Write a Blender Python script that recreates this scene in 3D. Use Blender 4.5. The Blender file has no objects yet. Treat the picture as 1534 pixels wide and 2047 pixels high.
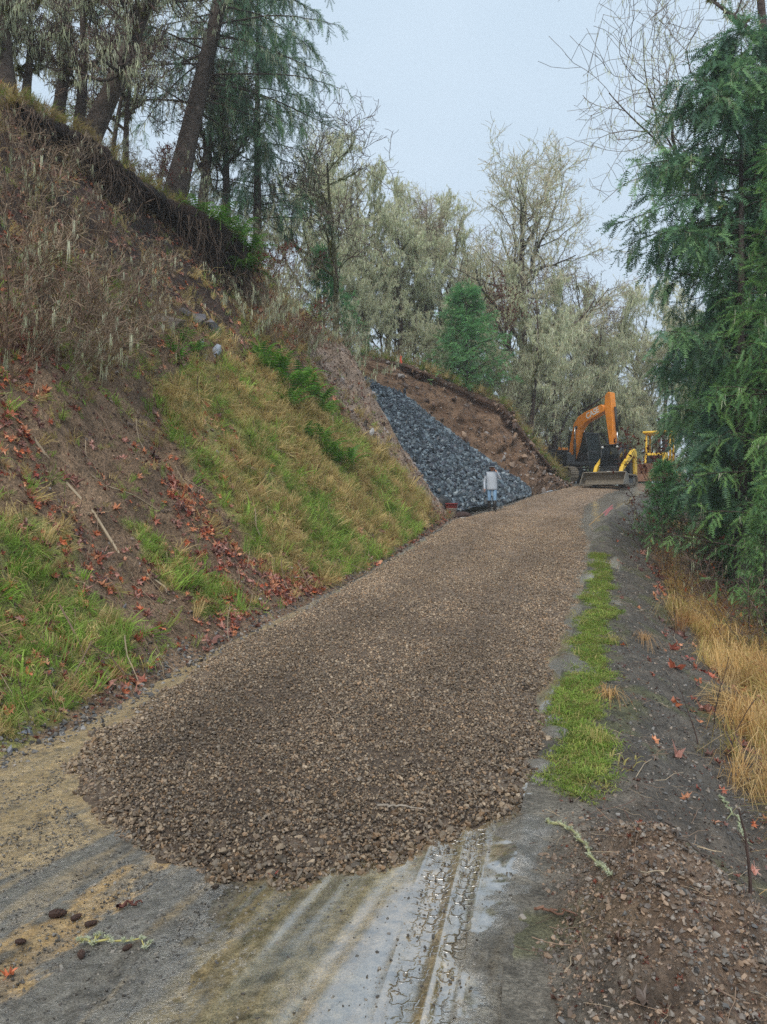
import bpy, bmesh, math, random
import numpy as np
from mathutils import Vector, Matrix, Euler

random.seed(11)
RNG = np.random.default_rng(11)
scene = bpy.context.scene
COL = scene.collection

# ---------------------------------------------------------------- camera
CAMH = 1.7
F, CX, CY = 1537.0, 767.0, 1023.5            # photograph: focal length and centre in its own pixels
cam_data = bpy.data.cameras.new('camera')
cam = bpy.data.objects.new('camera', cam_data)
COL.objects.link(cam)
cam.location = (0, 0, CAMH)
cam.rotation_euler = (math.radians(90), 0, 0)
cam_data.sensor_fit = 'VERTICAL'
cam_data.sensor_height = 24.0
cam_data.lens = 24.0 * F / 2047.0
cam_data.clip_start = 0.05
cam_data.clip_end = 2000
scene.camera = cam

# ---------------------------------------------------------------- sky: overcast winter day
SUN_EL, SUN_AZ = 52.0, 200.0
world = bpy.data.worlds.new('World')
scene.world = world
world.use_nodes = True
wn, wl = world.node_tree.nodes, world.node_tree.links
wn.clear()
w_out = wn.new('ShaderNodeOutputWorld')
w_bg = wn.new('ShaderNodeBackground')
w_sky = wn.new('ShaderNodeTexSky')
w_sky.sky_type = 'NISHITA'
w_sky.sun_disc = False
w_sky.sun_elevation = math.radians(SUN_EL)
w_sky.sun_rotation = math.radians(SUN_AZ)
w_sky.air_density = 1.0
w_sky.dust_density = 2.0
# cloud layer: an even pale sheet with slow soft variation
w_tc = wn.new('ShaderNodeTexCoord')
w_map = wn.new('ShaderNodeMapping')
w_map.inputs['Scale'].default_value = (1.2, 1.2, 2.2)
w_noise = wn.new('ShaderNodeTexNoise')
w_noise.inputs['Scale'].default_value = 1.6
w_noise.inputs['Detail'].default_value = 4
w_noise.inputs['Roughness'].default_value = 0.45
w_ramp = wn.new('ShaderNodeValToRGB')
w_ramp.color_ramp.elements[0].position = 0.32
w_ramp.color_ramp.elements[0].color = (4.75, 5.95, 7.1, 1)
w_ramp.color_ramp.elements[1].position = 0.70
w_ramp.color_ramp.elements[1].color = (5.7, 6.8, 7.9, 1)
w_mix = wn.new('ShaderNodeMix')
w_mix.data_type = 'RGBA'
w_mix.inputs['Factor'].default_value = 0.93
wl.new(w_tc.outputs['Generated'], w_map.inputs['Vector'])
wl.new(w_map.outputs['Vector'], w_noise.inputs['Vector'])
wl.new(w_noise.outputs['Fac'], w_ramp.inputs['Fac'])
wl.new(w_sky.outputs['Color'], w_mix.inputs['A'])
wl.new(w_ramp.outputs['Color'], w_mix.inputs['B'])
wl.new(w_mix.outputs['Result'], w_bg.inputs['Color'])
w_bg.inputs['Strength'].default_value = 0.080
wl.new(w_bg.outputs['Background'], w_out.inputs['Surface'])

sun_d = bpy.data.lights.new('sun', 'SUN')
sun_d.energy = 1.5
sun_d.angle = math.radians(40)
sun_d.color = (1.0, 0.93, 0.82)
sun = bpy.data.objects.new('sun', sun_d)
COL.objects.link(sun)
sun.rotation_euler = (math.radians(90 - SUN_EL), 0, math.radians(180 - SUN_AZ))

scene.view_settings.view_transform = 'Standard'
scene.view_settings.look = 'None'
scene.view_settings.exposure = 0.74
scene.view_settings.gamma = 1.0
scene.view_settings.use_curve_mapping = False
cy = scene.cycles
cy.max_bounces = 5
cy.diffuse_bounces = 3
cy.glossy_bounces = 2
cy.transmission_bounces = 2
cy.transparent_max_bounces = 4
cy.volume_bounces = 0
cy.use_adaptive_sampling = True
cy.adaptive_threshold = 0.012
cy.use_denoising = False
cy.caustics_reflective = False
cy.caustics_refractive = False

# ---------------------------------------------------------------- small tools
def srgb(r, g, b):
    f = lambda c: (c / 255.0 / 12.92) if c / 255.0 <= 0.04045 else ((c / 255.0 + 0.055) / 1.055) ** 2.4
    return np.array([f(r), f(g), f(b)])

def ray(px, py, Y):
    return np.array([(px - CX) / F * Y, Y, CAMH + (CY - py) / F * Y])

def project(X, Y, Z):
    Yc = np.maximum(Y, 0.2)
    return CX + F * X / Yc, CY - F * (Z - CAMH) / Yc

def _hash(ix, iy, seed):
    h = (ix.astype(np.int64) * 374761393 + iy.astype(np.int64) * 668265263 + seed * 1442695041) & 0xFFFFFFFF
    h = ((h ^ (h >> 13)) * 1274126177) & 0xFFFFFFFF
    h = (h ^ (h >> 16)) & 0xFFFFFFFF
    return h / 4294967295.0

def vnoise(x, y, seed=0):
    x = np.asarray(x, float); y = np.asarray(y, float)
    ix, iy = np.floor(x), np.floor(y)
    fx, fy = x - ix, y - iy
    fx = fx * fx * (3 - 2 * fx); fy = fy * fy * (3 - 2 * fy)
    a = _hash(ix, iy, seed); b = _hash(ix + 1, iy, seed)
    c = _hash(ix, iy + 1, seed); d = _hash(ix + 1, iy + 1, seed)
    return (a + (b - a) * fx) * (1 - fy) + (c + (d - c) * fx) * fy

def fbm(x, y, octv=4, seed=0, gain=0.5):
    s = 0.0; a = 1.0; t = 0.0
    for i in range(octv):
        s = s + a * vnoise(np.asarray(x) * 2 ** i + 17.3 * i, np.asarray(y) * 2 ** i - 9.1 * i, seed + i)
        t += a; a *= gain
    return s / t                                # 0..1

def sstep(a, b, x):
    t = np.clip((np.asarray(x, float) - a) / (b - a), 0, 1)
    return t * t * (3 - 2 * t)

def in_poly(px, py, poly):
    inside = np.zeros(np.shape(px), bool)
    n = len(poly)
    for i in range(n):
        x1, y1 = poly[i]; x2, y2 = poly[(i + 1) % n]
        c = ((y1 > py) != (y2 > py)) & (px < (x2 - x1) * (py - y1) / (y2 - y1 + 1e-9) + x1)
        inside ^= c
    return inside

def tag(o, label=None, cat=None, group=None, kind=None):
    if label: o['label'] = label
    if cat: o['category'] = cat
    if group: o['group'] = group
    if kind: o['kind'] = kind
    return o

def empty(name, loc=(0, 0, 0), rz=0.0, parent=None):
    o = bpy.data.objects.new(name, None)
    o.empty_display_size = 0.2
    o.location = loc
    o.rotation_euler = (0, 0, rz)
    COL.objects.link(o)
    if parent: o.parent = parent
    return o

def link(name, me, parent=None, loc=None):
    o = bpy.data.objects.new(name, me)
    COL.objects.link(o)
    if parent: o.parent = parent
    if loc is not None: o.location = loc
    return o

class MB:
    """collects vertices, faces (tri/quad arrays), colours; builds one mesh"""
    def __init__(self):
        self.v = []; self.f = []; self.c = []; self.m = []; self.n = 0
    def add(self, v, f, c=(0.5, 0.5, 0.5), mat=0):
        v = np.asarray(v, float).reshape(-1, 3)
        f = np.asarray(f, np.int64)
        c = np.asarray(c, float)
        if c.ndim == 1: c = np.tile(c, (len(v), 1))
        self.v.append(v); self.c.append(c)
        self.f.append(f + self.n); self.m.append(np.full(len(f), mat))
        self.n += len(v)
    def box(self, c, s, col=(0.5, 0.5, 0.5), mat=0, rot=None):
        p = np.array([[x, y, z] for z in (-.5, .5) for y in (-.5, .5) for x in (-.5, .5)]) * np.array(s)
        if rot is not None: p = p @ np.array(Euler(rot).to_matrix()).T
        p = p + np.array(c)
        self.add(p, [[0, 2, 3, 1], [4, 5, 7, 6], [0, 1, 5, 4], [2, 6, 7, 3], [1, 3, 7, 5], [0, 4, 6, 2]], col, mat)
    def mesh(self, name, mats=(), smooth=False):
        me = bpy.data.meshes.new(name)
        v = np.concatenate(self.v) if self.v else np.zeros((0, 3))
        c = np.concatenate(self.c) if self.c else np.zeros((0, 3))
        loops = np.concatenate([f.ravel() for f in self.f])
        tot = np.concatenate([np.full(len(f), f.shape[1]) for f in self.f])
        mi = np.concatenate(self.m)
        me.vertices.add(len(v)); me.vertices.foreach_set('co', v.ravel())
        me.loops.add(len(loops)); me.loops.foreach_set('vertex_index', loops.astype(np.int32))
        me.polygons.add(len(tot))
        me.polygons.foreach_set('loop_start', np.concatenate([[0], np.cumsum(tot)[:-1]]).astype(np.int32))
        me.polygons.foreach_set('loop_total', tot.astype(np.int32))
        me.polygons.foreach_set('material_index', mi.astype(np.int32))
        me.polygons.foreach_set('use_smooth', np.full(len(tot), smooth))
        ca = me.color_attributes.new('Col', 'FLOAT_COLOR', 'POINT')
        ca.data.foreach_set('color', np.hstack([np.clip(c, 0, 1), np.ones((len(c), 1))]).ravel().astype(np.float32))
        for m in (mats if isinstance(mats, (list, tuple)) else [mats]): me.materials.append(m)
        me.update(calc_edges=True)
        me.validate()
        return me
    def build(self, name, mats=(), parent=None, smooth=False, loc=None):
        return link(name, self.mesh(name, mats, smooth), parent, loc)

def grid_faces(nr, nc):
    i = np.arange(nr - 1)[:, None] * nc + np.arange(nc - 1)[None, :]
    i = i.ravel()
    return np.stack([i, i + 1, i + nc + 1, i + nc], 1)

def point_attr(me, name, data):
    a = me.attributes.new(name, 'FLOAT', 'POINT')
    a.data.foreach_set('value', np.asarray(data, np.float32).ravel())

# ---------------------------------------------------------------- materials
def new_mat(name):
    m = bpy.data.materials.new(name)
    m.use_nodes = True
    nt = m.node_tree
    return m, nt, nt.nodes, nt.links, nt.nodes['Principled BSDF']

def noise_node(nt, scale, detail=4, rough=0.6, coord=None):
    n = nt.nodes.new('ShaderNodeTexNoise')
    n.inputs['Scale'].default_value = scale
    n.inputs['Detail'].default_value = detail
    n.inputs['Roughness'].default_value = rough
    tc = nt.nodes.new('ShaderNodeTexCoord')
    nt.links.new(tc.outputs[coord or 'Object'], n.inputs['Vector'])
    return n

def mul_range(nt, src, lo, hi):
    n = nt.nodes.new('ShaderNodeMapRange')
    n.inputs['From Min'].default_value = 0.3; n.inputs['From Max'].default_value = 0.7
    n.inputs['To Min'].default_value = lo; n.inputs['To Max'].default_value = hi
    nt.links.new(src, n.inputs['Value'])
    return n.outputs['Result']

def scale_col(nt, col, fac):
    n = nt.nodes.new('ShaderNodeVectorMath'); n.operation = 'SCALE'
    nt.links.new(col, n.inputs[0]); nt.links.new(fac, n.inputs['Scale'])
    return n.outputs['Vector']

def mat_attr(name, rough=0.8, mott=(6, .7, 1.3), bump=None, mott2=None, transl=0.0, instancer=False, objcol=False, spec=0.3, gain=1.0):
    """colour from the mesh's own colour attribute (or the instance's tint), mottled by noise"""
    m, nt, N, L, b = new_mat(name)
    if objcol:
        a = N.new('ShaderNodeObjectInfo'); c = a.outputs['Color']
    else:
        a = N.new('ShaderNodeAttribute')
        a.attribute_name = 'tint' if instancer else 'Col'
        a.attribute_type = 'INSTANCER' if instancer else 'GEOMETRY'
        c = a.outputs['Color']
    if gain != 1:
        gn = N.new('ShaderNodeVectorMath'); gn.operation = 'SCALE'; gn.inputs['Scale'].default_value = gain; L.new(c, gn.inputs[0]); c = gn.outputs['Vector']
    if mott:
        n = noise_node(nt, mott[0])
        c = scale_col(nt, c, mul_range(nt, n.outputs['Fac'], mott[1], mott[2]))
    if mott2:
        n = noise_node(nt, mott2[0], 3, .7)
        c = scale_col(nt, c, mul_range(nt, n.outputs['Fac'], mott2[1], mott2[2]))
    L.new(c, b.inputs['Base Color'])
    b.inputs['Roughness'].default_value = rough
    b.inputs['Specular IOR Level'].default_value = spec
    if bump:
        n2 = noise_node(nt, bump[0], 6, 0.65)
        bp = N.new('ShaderNodeBump')
        bp.inputs['Strength'].default_value = bump[1]
        bp.inputs['Distance'].default_value = bump[2]
        L.new(n2.outputs['Fac'], bp.inputs['Height'])
        L.new(bp.outputs['Normal'], b.inputs['Normal'])
    if transl > 0:
        t = N.new('ShaderNodeBsdfTranslucent')
        L.new(c, t.inputs['Color'])
        mx = N.new('ShaderNodeMixShader'); mx.inputs['Fac'].default_value = transl
        L.new(b.outputs['BSDF'], mx.inputs[1]); L.new(t.outputs['BSDF'], mx.inputs[2])
        L.new(mx.outputs['Shader'], N['Material Output'].inputs['Surface'])
    return m

def mat_plain(name, col, rough=0.5, metal=0.0, var=0.25, scale=4, spec=0.5, coat=0.0):
    m, nt, N, L, b = new_mat(name)
    n = noise_node(nt, scale, 6, 0.65)
    rgb = N.new('ShaderNodeRGB'); rgb.outputs[0].default_value = (*col, 1)
    L.new(scale_col(nt, rgb.outputs[0], mul_range(nt, n.outputs['Fac'], 1 - var, 1 + var)), b.inputs['Base Color'])
    b.inputs['Roughness'].default_value = rough
    L.new(mul_range(nt, n.outputs['Fac'], max(rough - .1, .02), min(rough + .15, 1)), b.inputs['Roughness'])
    b.inputs['Metallic'].default_value = metal
    b.inputs['Specular IOR Level'].default_value = spec
    b.inputs['Coat Weight'].default_value = coat
    return m

M = {}
M['soil'] = mat_attr('bank_soil', 0.8, (3.5, .6, 1.45), (16, 1.0, .10), mott2=(34, .40, 1.7), gain=1.3)
M['rock'] = mat_attr('crushed_rock', 0.5, (9, .7, 1.35), (30, .5, .01), spec=0.5, gain=1.2)
M['bark'] = mat_attr('bark', 0.9, (5, .45, 1.6), (14, 1.0, .10), mott2=(30, .5, 1.5), gain=1.2)
M['twig'] = mat_attr('twig_bark', 0.85, None, gain=1.2)
M['needle'] = mat_attr('fir_needles', 0.5, None, transl=0.35, spec=0.4, gain=1.2)
M['lichen'] = mat_attr('hanging_lichen', 0.9, None, transl=0.35, spec=0.1, gain=1.12)
M['leafmesh'] = mat_attr('dead_leaf_mass', 0.6, None, transl=0.3)
M['fern'] = mat_attr('fern_frond', 0.5, None, transl=0.35, gain=1.3)
M['i_grass'] = mat_attr('grass_blades', 0.6, None, transl=0.35, instancer=True, gain=1.35)
M['i_rock'] = mat_attr('loose_stone', 0.42, (25, .75, 1.3), instancer=True, spec=0.5, gain=1.35)
M['i_leaf'] = mat_attr('fallen_leaf_mass', 0.45, None, transl=0.15, instancer=True, spec=0.5, gain=1.25)
M['i_root'] = mat_attr('root_fibre', 0.9, None, instancer=True, gain=1.3)
M['leaf'] = mat_attr('fallen_leaf', 0.42, (40, .7, 1.25), transl=0.12, objcol=True, spec=0.5, gain=1.2)
M['stone'] = mat_attr('single_stone', 0.42, (25, .7, 1.3), (60, .5, .004), objcol=True, spec=0.5, gain=1.35)

# ---------------------------------------------------------------- scattering (for grass, gravel, litter: kind = stuff)
def scatter(name, pts, rot, scl, idx, protos, tint, parent=None, label=None, cat=None):
    me = bpy.data.meshes.new(name)
    pts = np.asarray(pts, float); n = len(pts)
    me.vertices.add(n); me.vertices.foreach_set('co', pts.ravel())
    a = me.attributes.new('rot', 'FLOAT_VECTOR', 'POINT'); a.data.foreach_set('vector', np.asarray(rot, np.float32).ravel())
    a = me.attributes.new('scl', 'FLOAT_VECTOR', 'POINT'); a.data.foreach_set('vector', np.asarray(scl, np.float32).ravel())
    a = me.attributes.new('idx', 'INT', 'POINT'); a.data.foreach_set('value', np.asarray(idx, np.int32))
    a = me.attributes.new('tint', 'FLOAT_COLOR', 'POINT')
    a.data.foreach_set('color', np.hstack([np.clip(tint, 0, 1), np.ones((n, 1))]).ravel().astype(np.float32))
    me.update()
    coll = bpy.data.collections.new(name + '_kinds')
    for k, p in enumerate(protos):
        coll.objects.link(bpy.data.objects.new('%s_kind_%02d' % (name, k), p))
    ng = bpy.data.node_groups.new(name + '_nodes', 'GeometryNodeTree')
    ng.interface.new_socket('Geometry', in_out='INPUT', socket_type='NodeSocketGeometry')
    ng.interface.new_socket('Geometry', in_out='OUTPUT', socket_type='NodeSocketGeometry')
    gi = ng.nodes.new('NodeGroupInput'); go = ng.nodes.new('NodeGroupOutput')
    ci = ng.nodes.new('GeometryNodeCollectionInfo')
    ci.inputs['Collection'].default_value = coll
    ci.inputs['Separate Children'].default_value = True
    ci.inputs['Reset Children'].default_value = True
    ip = ng.nodes.new('GeometryNodeInstanceOnPoints')
    ip.inputs['Pick Instance'].default_value = True
    def named(nm, t):
        q = ng.nodes.new('GeometryNodeInputNamedAttribute')
        q.data_type = t; q.inputs['Name'].default_value = nm
        return q.outputs['Attribute']
    ng.links.new(gi.outputs[0], ip.inputs['Points'])
    ng.links.new(ci.outputs[0], ip.inputs['Instance'])
    ng.links.new(named('idx', 'INT'), ip.inputs['Instance Index'])
    ng.links.new(named('rot', 'FLOAT_VECTOR'), ip.inputs['Rotation'])
    ng.links.new(named('scl', 'FLOAT_VECTOR'), ip.inputs['Scale'])
    ng.links.new(ip.outputs[0], go.inputs[0])
    o = link(name, me, parent)
    md = o.modifiers.new('scatter', 'NODES'); md.node_group = ng
    tag(o, label, cat, kind='stuff')
    return o

def hull_stone(seed, n=13, flat=0.7, mat=None, jag=0.25):
    r = np.random.default_rng(seed)
    p = r.normal(size=(n, 3)); p /= np.linalg.norm(p, axis=1)[:, None]
    p *= (1 + jag * r.uniform(-1, 1, (n, 1)))
    p *= np.array([r.uniform(.8, 1.2), r.uniform(.6, .95), flat * r.uniform(.8, 1.2)]) * 0.5
    bm = bmesh.new()
    for q in p: bm.verts.new(q)
    bmesh.ops.convex_hull(bm, input=bm.verts)
    bmesh.ops.delete(bm, geom=[v for v in bm.verts if not v.link_faces], context='VERTS')
    me = bpy.data.meshes.new('stone'); bm.to_mesh(me); bm.free()
    if mat: me.materials.append(mat)
    return me
# ================================================================ the lie of the land
# road edges (x at each distance y) and road height, measured from the photograph
YL = [-4, 2.4, 5.1, 6.4, 8.3, 10.3, 13.6, 17.4, 25, 28.7, 34, 39.8, 42, 50, 62, 80]
XLv = [-5.2, -3.25, -2.55, -2.15, -1.98, -1.38, -.58, .37, 2.16, 4.07, 6.5, 9.7, 9.6, 8.6, 7.5, 6]
YR = [-4, 2.5, 3.6, 4.4, 5.5, 7.75, 11.8, 16.5, 22.8, 29.5, 36, 41, 46, 62, 80]
XRv = [-.6, .39, .62, .80, 1.16, 1.83, 3.05, 4.43, 6.27, 9.0, 11.9, 15.0, 20, 27, 34]
YZ = [-4, 2, 5, 8.5, 14.3, 21, 28.7, 34, 40.4, 46, 60, 80]
Zv = [-.05, 0, .05, .17, .52, 1.07, 1.76, 2.38, 3.08, 3.45, 3.6, 3.8]

def smooth_table(xs, ys, n=1600):
    g = np.linspace(xs[0], xs[-1], n)
    v = np.interp(g, xs, ys)
    w = max(3, int(n * 2.2 / (xs[-1] - xs[0])) | 1)
    k = np.hanning(w + 2)[1:-1]; k /= k.sum()
    vp = np.concatenate([np.full(w // 2, v[0]) + np.arange(-(w // 2), 0) * (v[1] - v[0]), v, np.full(w // 2, v[-1]) + np.arange(1, w // 2 + 1) * (v[-1] - v[-2])])
    return g, np.convolve(vp, k, 'valid')
_gl, _vl = smooth_table(YL, XLv); _gr, _vr = smooth_table(YR, XRv); _gz, _vz = smooth_table(YZ, Zv)
def XL(y): return np.interp(y, _gl, _vl)
def XR(y): return np.interp(y, _gr, _vr)
def ZR(y): return np.interp(y, _gz, _vz)

# cut bank on the uphill side: height above the road against distance u from its foot, at several stations
BU = np.array([0, .25, 1, 2.5, 3.5, 5.5, 7.5, 9, 12, 20, 45])
BY = np.array([-4, 8, 16, 19, 22, 25.4])
BH = np.array([
    [0, .12, .80, 2.60, 3.90, 6.4, 9.0, 11.0, 13.0, 16, 24],
    [0, .12, .80, 2.60, 3.90, 6.4, 9.0, 11.0, 13.0, 16, 24],
    [0, .12, .85, 2.65, 3.95, 6.5, 9.2, 10.9, 11.9, 14.5, 22],
    [0, .12, .9, 2.75, 4.05, 6.5, 9.2, 10.3, 11.3, 13.6, 21],
    [0, .13, 1.0, 3.00, 4.35, 6.8, 9.2, 9.9, 10.7, 12.8, 20],
    [0, .2, 1.42, 3.85, 5.55, 7.3, 9.2, 9.8, 10.4, 12.2, 19]])
def bank_h(u, y):
    u = np.asarray(u, float); y = np.asarray(y, float)
    prof = np.stack([np.interp(u, BU, BH[k]) for k in range(len(BY))])
    yy = np.clip(y, BY[0], BY[-1])
    k = np.clip(np.searchsorted(BY, yy) - 1, 0, len(BY) - 2)
    t = (yy - BY[k]) / (BY[k + 1] - BY[k])
    a = np.take_along_axis(prof, k[None], 0)[0]; b = np.take_along_axis(prof, (k + 1)[None], 0)[0]
    return a + (b - a) * t

def left_z(x, y):
    x = np.asarray(x, float); y = np.asarray(y, float)
    yc = np.minimum(y, 25.4)                       # beyond the nose the profile runs on unchanged
    u = np.maximum(XL(yc) - x, 0)
    h = bank_h(u, yc)
    amp = sstep(0.1, 1.6, u)
    h = h + amp * (0.55 * (fbm(x * .55 + y * .2, y * .5, 4, 3) - .5) + 0.66 * (fbm(x * 1.9, y * 1.9, 4, 8) - .5) + .16 * (fbm(x * 6, y * 6, 3, 9) - .5))
    # gullies running down the slope
    h = h - amp * 0.36 * np.clip(fbm(y * 1.1 + u * .25, u * .22, 3, 21) - .52, 0, 1) * 3
    # the bank ends in a nose, the ground behind it dug away; higher ground runs on
    drop = sstep(25.5, 27.6, y) * sstep(-2.6, -.9, x)
    h = h * (1 - drop)
    return ZR(yc) + h + (ZR(y) - ZR(yc)) * drop

VV = np.array([0, .35, .7, 1.1, 2.0, 3.2, 6, 15, 45])
VD = np.array([0, -.01, -.06, -.26, -.72, -1.10, -1.8, -3.6, -7])
def verge_z(x, y):
    x = np.asarray(x, float); y = np.asarray(y, float)
    v = np.maximum(x - XR(y), 0)
    d = np.interp(v, VV, VD)
    d = d * (1 - sstep(30, 38, y) * (1 - sstep(14, 24, v)))
    a = sstep(0.1, .8, v)
    d = d + a * (0.30 * (fbm(x * .8, y * .8, 4, 5) - .5) + .18 * (fbm(x * 3.0, y * 3.0, 4, 6, .6) - .5)) + sstep(.15, .6, v) * .05 * (fbm(x * 12, y * 12, 3, 7) - .5)
    # heap of spoil pushed over the edge beside the camera
    m = np.exp(-(((x - 1.15) / .62) ** 2 + ((y - 3.05) / .75) ** 2))
    d = d + .36 * m * sstep(.1, .6, v) * (1 + .9 * (fbm(x * 5, y * 5, 4, 9) - .5))
    # low ridge of pushed-up dirt along the edge further on
    d = d + .22 * np.exp(-((v - .35) / .35) ** 2) * sstep(16, 19, y) * (1 - sstep(27, 31, y)) * (.4 + fbm(x * 1.4, y * 1.4, 3, 12))
    return ZR(y) + d

def road_z(x, y):
    x = np.asarray(x, float); y = np.asarray(y, float)
    z = ZR(y) + .05 * (fbm(x * .7, y * .7, 3, 31) - .5) * sstep(2, 6, y)
    return z

def H(x, y):
    x = np.asarray(x, float); y = np.asarray(y, float)
    return np.where(x < XL(y), left_z(x, y), np.where(x > XR(y), verge_z(x, y), road_z(x, y)))

def hit(px, py, y0=2.2, y1=60):
    """where the line of sight through a photograph pixel meets the ground"""
    ys = np.linspace(y0, y1, 6000)
    X = (px - CX) / F * ys; Z = CAMH + (CY - py) / F * ys
    g = H(X, ys)
    below = np.where(Z < g)[0]
    if len(below) == 0: return None
    k = below[0]
    return np.array([X[k], ys[k], g[k]])

# streak direction of the tyres
SD = np.array([.33, .944])
def across(x, y): return x * SD[1] - y * SD[0]
def along(x, y): return x * SD[0] + y * SD[1]

# ---------------------------------------------------------------- mud of the road surface
TAN = srgb(158, 134, 94); OLIVE = srgb(128, 114, 86); DGREY = srgb(104, 99, 90); PALE = srgb(128, 112, 90); GREY = srgb(120, 114, 104)
ORANGE = srgb(170, 138, 88)
def mud_fields(x, y):
    q = across(x, y); p = along(x, y)
    qw = q + .50 * (fbm(q * 2.2, p * .55, 4, 41) - .5) + .30 * (fbm(x * 4, y * 4, 4, 42) - .5) + .30 * (fbm(q * 22, p * 7, 4, 55, .7) - .5)
    n1 = fbm(q * 11, p * 1.1, 4, 43)
    n2 = fbm(x * 14, y * 14, 3, 44)
    stops = [-4.2, -2.90, -2.84, -2.43, -2.38, -2.19, -2.14, -1.70, -1.62, -1.16, -1.06, -.66, -.52]
    cols = np.array([TAN, TAN, DGREY, DGREY, ORANGE, ORANGE, DGREY, DGREY, OLIVE, OLIVE, PALE, PALE, GREY])
    c = np.stack([np.interp(qw, stops, cols[:, k]) for k in range(3)], -1)
    tanmask = sstep(.58, .72, n1)[..., None]
    c = c * (1 - .55 * tanmask) + TAN * .55 * tanmask
    gm = (sstep(.60, .75, fbm(q * 6, p * .8, 4, 45)) * sstep(-3.1, -2.7, qw))[..., None]
    c = c * (1 - .7 * gm) + DGREY * .7 * gm
    lite = sstep(.50, .66, fbm(q * 9 + 30, p * 1.6, 4, 52))[..., None] * sstep(-1.9, -1.3, qw)[..., None]
    c = c * (1 - .45 * lite) + OLIVE * .8 * .45 * lite
    c = c * (.62 + .76 * n2)[..., None] * (.75 + .5 * fbm(x * 45, y * 45, 2, 53))[..., None]
    c = c * (1 - .45 * sstep(.66, .74, fbm(x * 26, y * 26, 2, 54)))[..., None]
    wet = np.interp(qw, [-4, -2.3, -1.9, -1.62, -1.4, -.6, -.42, .2], [.36, .36, .42, .66, 1.0, 1.0, .8, .5])
    wet = np.clip(wet * (.55 + .9 * fbm(q * 7, p * 1.2, 4, 46)), 0, 1)
    # height: churned skin of mud with ruts along the tyre direction
    hgt = .020 * (fbm(q * 5, p * .35, 3, 47) - .5) + (.010 * (fbm(x * 22, y * 22, 3, 48, .6) - .5) + .010 * (n1 - .5)) * (1 - .9 * sstep(.3, .8, wet))
    # two lugged tyre tracks, the blocks pressed out of the mud
    trk = np.zeros_like(q)
    qt = x * .98 - y * .2
    for q0, w in ((-.46, .075), (-.325, .05)):
        trk = np.maximum(trk, sstep(w, w * .8, np.abs(qt - q0)) * (.2 + .8 * sstep(.3, .5, fbm(x * 2, y * 2, 3, 49))))
        hgt = hgt - .005 * sstep(w, w * .7, np.abs(qt - q0)) + .003 * np.exp(-((np.abs(qt - q0) - w) / .02) ** 2)
    return c, wet, hgt, trk

def mud_material():
    m, nt, N, L, b = new_mat('wet_mud')
    def mapr(src, a0, a1, b0, b1):
        n = N.new('ShaderNodeMapRange'); L.new(src, n.inputs['Value'])
        for k, v in zip(('From Min', 'From Max', 'To Min', 'To Max'), (a0, a1, b0, b1)): n.inputs[k].default_value = v
        return n.outputs['Result']
    def math_(op, x, y):
        n = N.new('ShaderNodeMath'); n.operation = op
        for k, v in enumerate((x, y)):
            if isinstance(v, (int, float)): n.inputs[k].default_value = v
            else: L.new(v, n.inputs[k])
        return n.outputs[0]
    a = N.new('ShaderNodeAttribute'); a.attribute_name = 'Col'
    w = N.new('ShaderNodeAttribute'); w.attribute_name = 'wet'
    k = N.new('ShaderNodeAttribute'); k.attribute_name = 'track'
    n = noise_node(nt, 30, 5, .7); nf = noise_node(nt, 130, 3, .7)
    # lug pattern of the tyres: staggered cells along the driving direction
    tc = N.new('ShaderNodeTexCoord'); mp = N.new('ShaderNodeMapping')
    mp.inputs['Rotation'].default_value = (0, 0, -math.atan2(.98, .2))
    nd = noise_node(nt, 9, 3, .6)
    vm = N.new('ShaderNodeVectorMath'); vm.operation = 'MULTIPLY_ADD'
    L.new(nd.outputs['Color'], vm.inputs[0]); vm.inputs[1].default_value = (.11, .11, 0); L.new(tc.outputs['Object'], vm.inputs[2])
    L.new(vm.outputs['Vector'], mp.inputs['Vector'])
    br = N.new('ShaderNodeTexBrick'); L.new(mp.outputs['Vector'], br.inputs['Vector'])
    br.offset = .5; br.inputs['Scale'].default_value = 1; br.inputs['Brick Width'].default_value = .062; br.inputs['Row Height'].default_value = .046
    br.inputs['Mortar Size'].default_value = .008; br.inputs['Mortar Smooth'].default_value = 1.0
    ridge = math_('MULTIPLY', br.outputs['Fac'], math_('MULTIPLY', k.outputs['Fac'], mapr(nd.outputs['Fac'], .40, .60, 0, .8)))
    c = scale_col(nt, a.outputs['Color'], mul_range(nt, n.outputs['Fac'], .55, 1.42))
    c = scale_col(nt, c, mul_range(nt, nf.outputs['Fac'], .45, 1.55))
    c = scale_col(nt, c, mapr(ridge, 0, 1, 1, .7))
    L.new(c, b.inputs['Base Color'])
    n3 = noise_node(nt, 17, 6, .85)
    film = math_('SUBTRACT', math_('SUBTRACT', w.outputs['Fac'], math_('MULTIPLY', n3.outputs['Fac'], .62)), math_('MULTIPLY', ridge, .45))
    L.new(mapr(film, -.15, .30, .6, .05), b.inputs['Roughness'])
    L.new(mapr(film, -.1, .35, 1.4, 3.6), b.inputs['IOR'])
    b.inputs['Specular IOR Level'].default_value = .6
    n4 = noise_node(nt, 45, 5, .65); n4.inputs['Distortion'].default_value = 1.5
    h = math_('ADD', math_('MULTIPLY', n4.outputs['Fac'], mapr(film, -.15, .22, 1.0, .015)), math_('MULTIPLY', ridge, .35))
    bp = N.new('ShaderNodeBump'); bp.inputs['Strength'].default_value = 1.0; bp.inputs['Distance'].default_value = .020
    L.new(h, bp.inputs['Height'])
    L.new(bp.outputs['Normal'], b.inputs['Normal'])
    return m
M['mud'] = mud_material()

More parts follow.
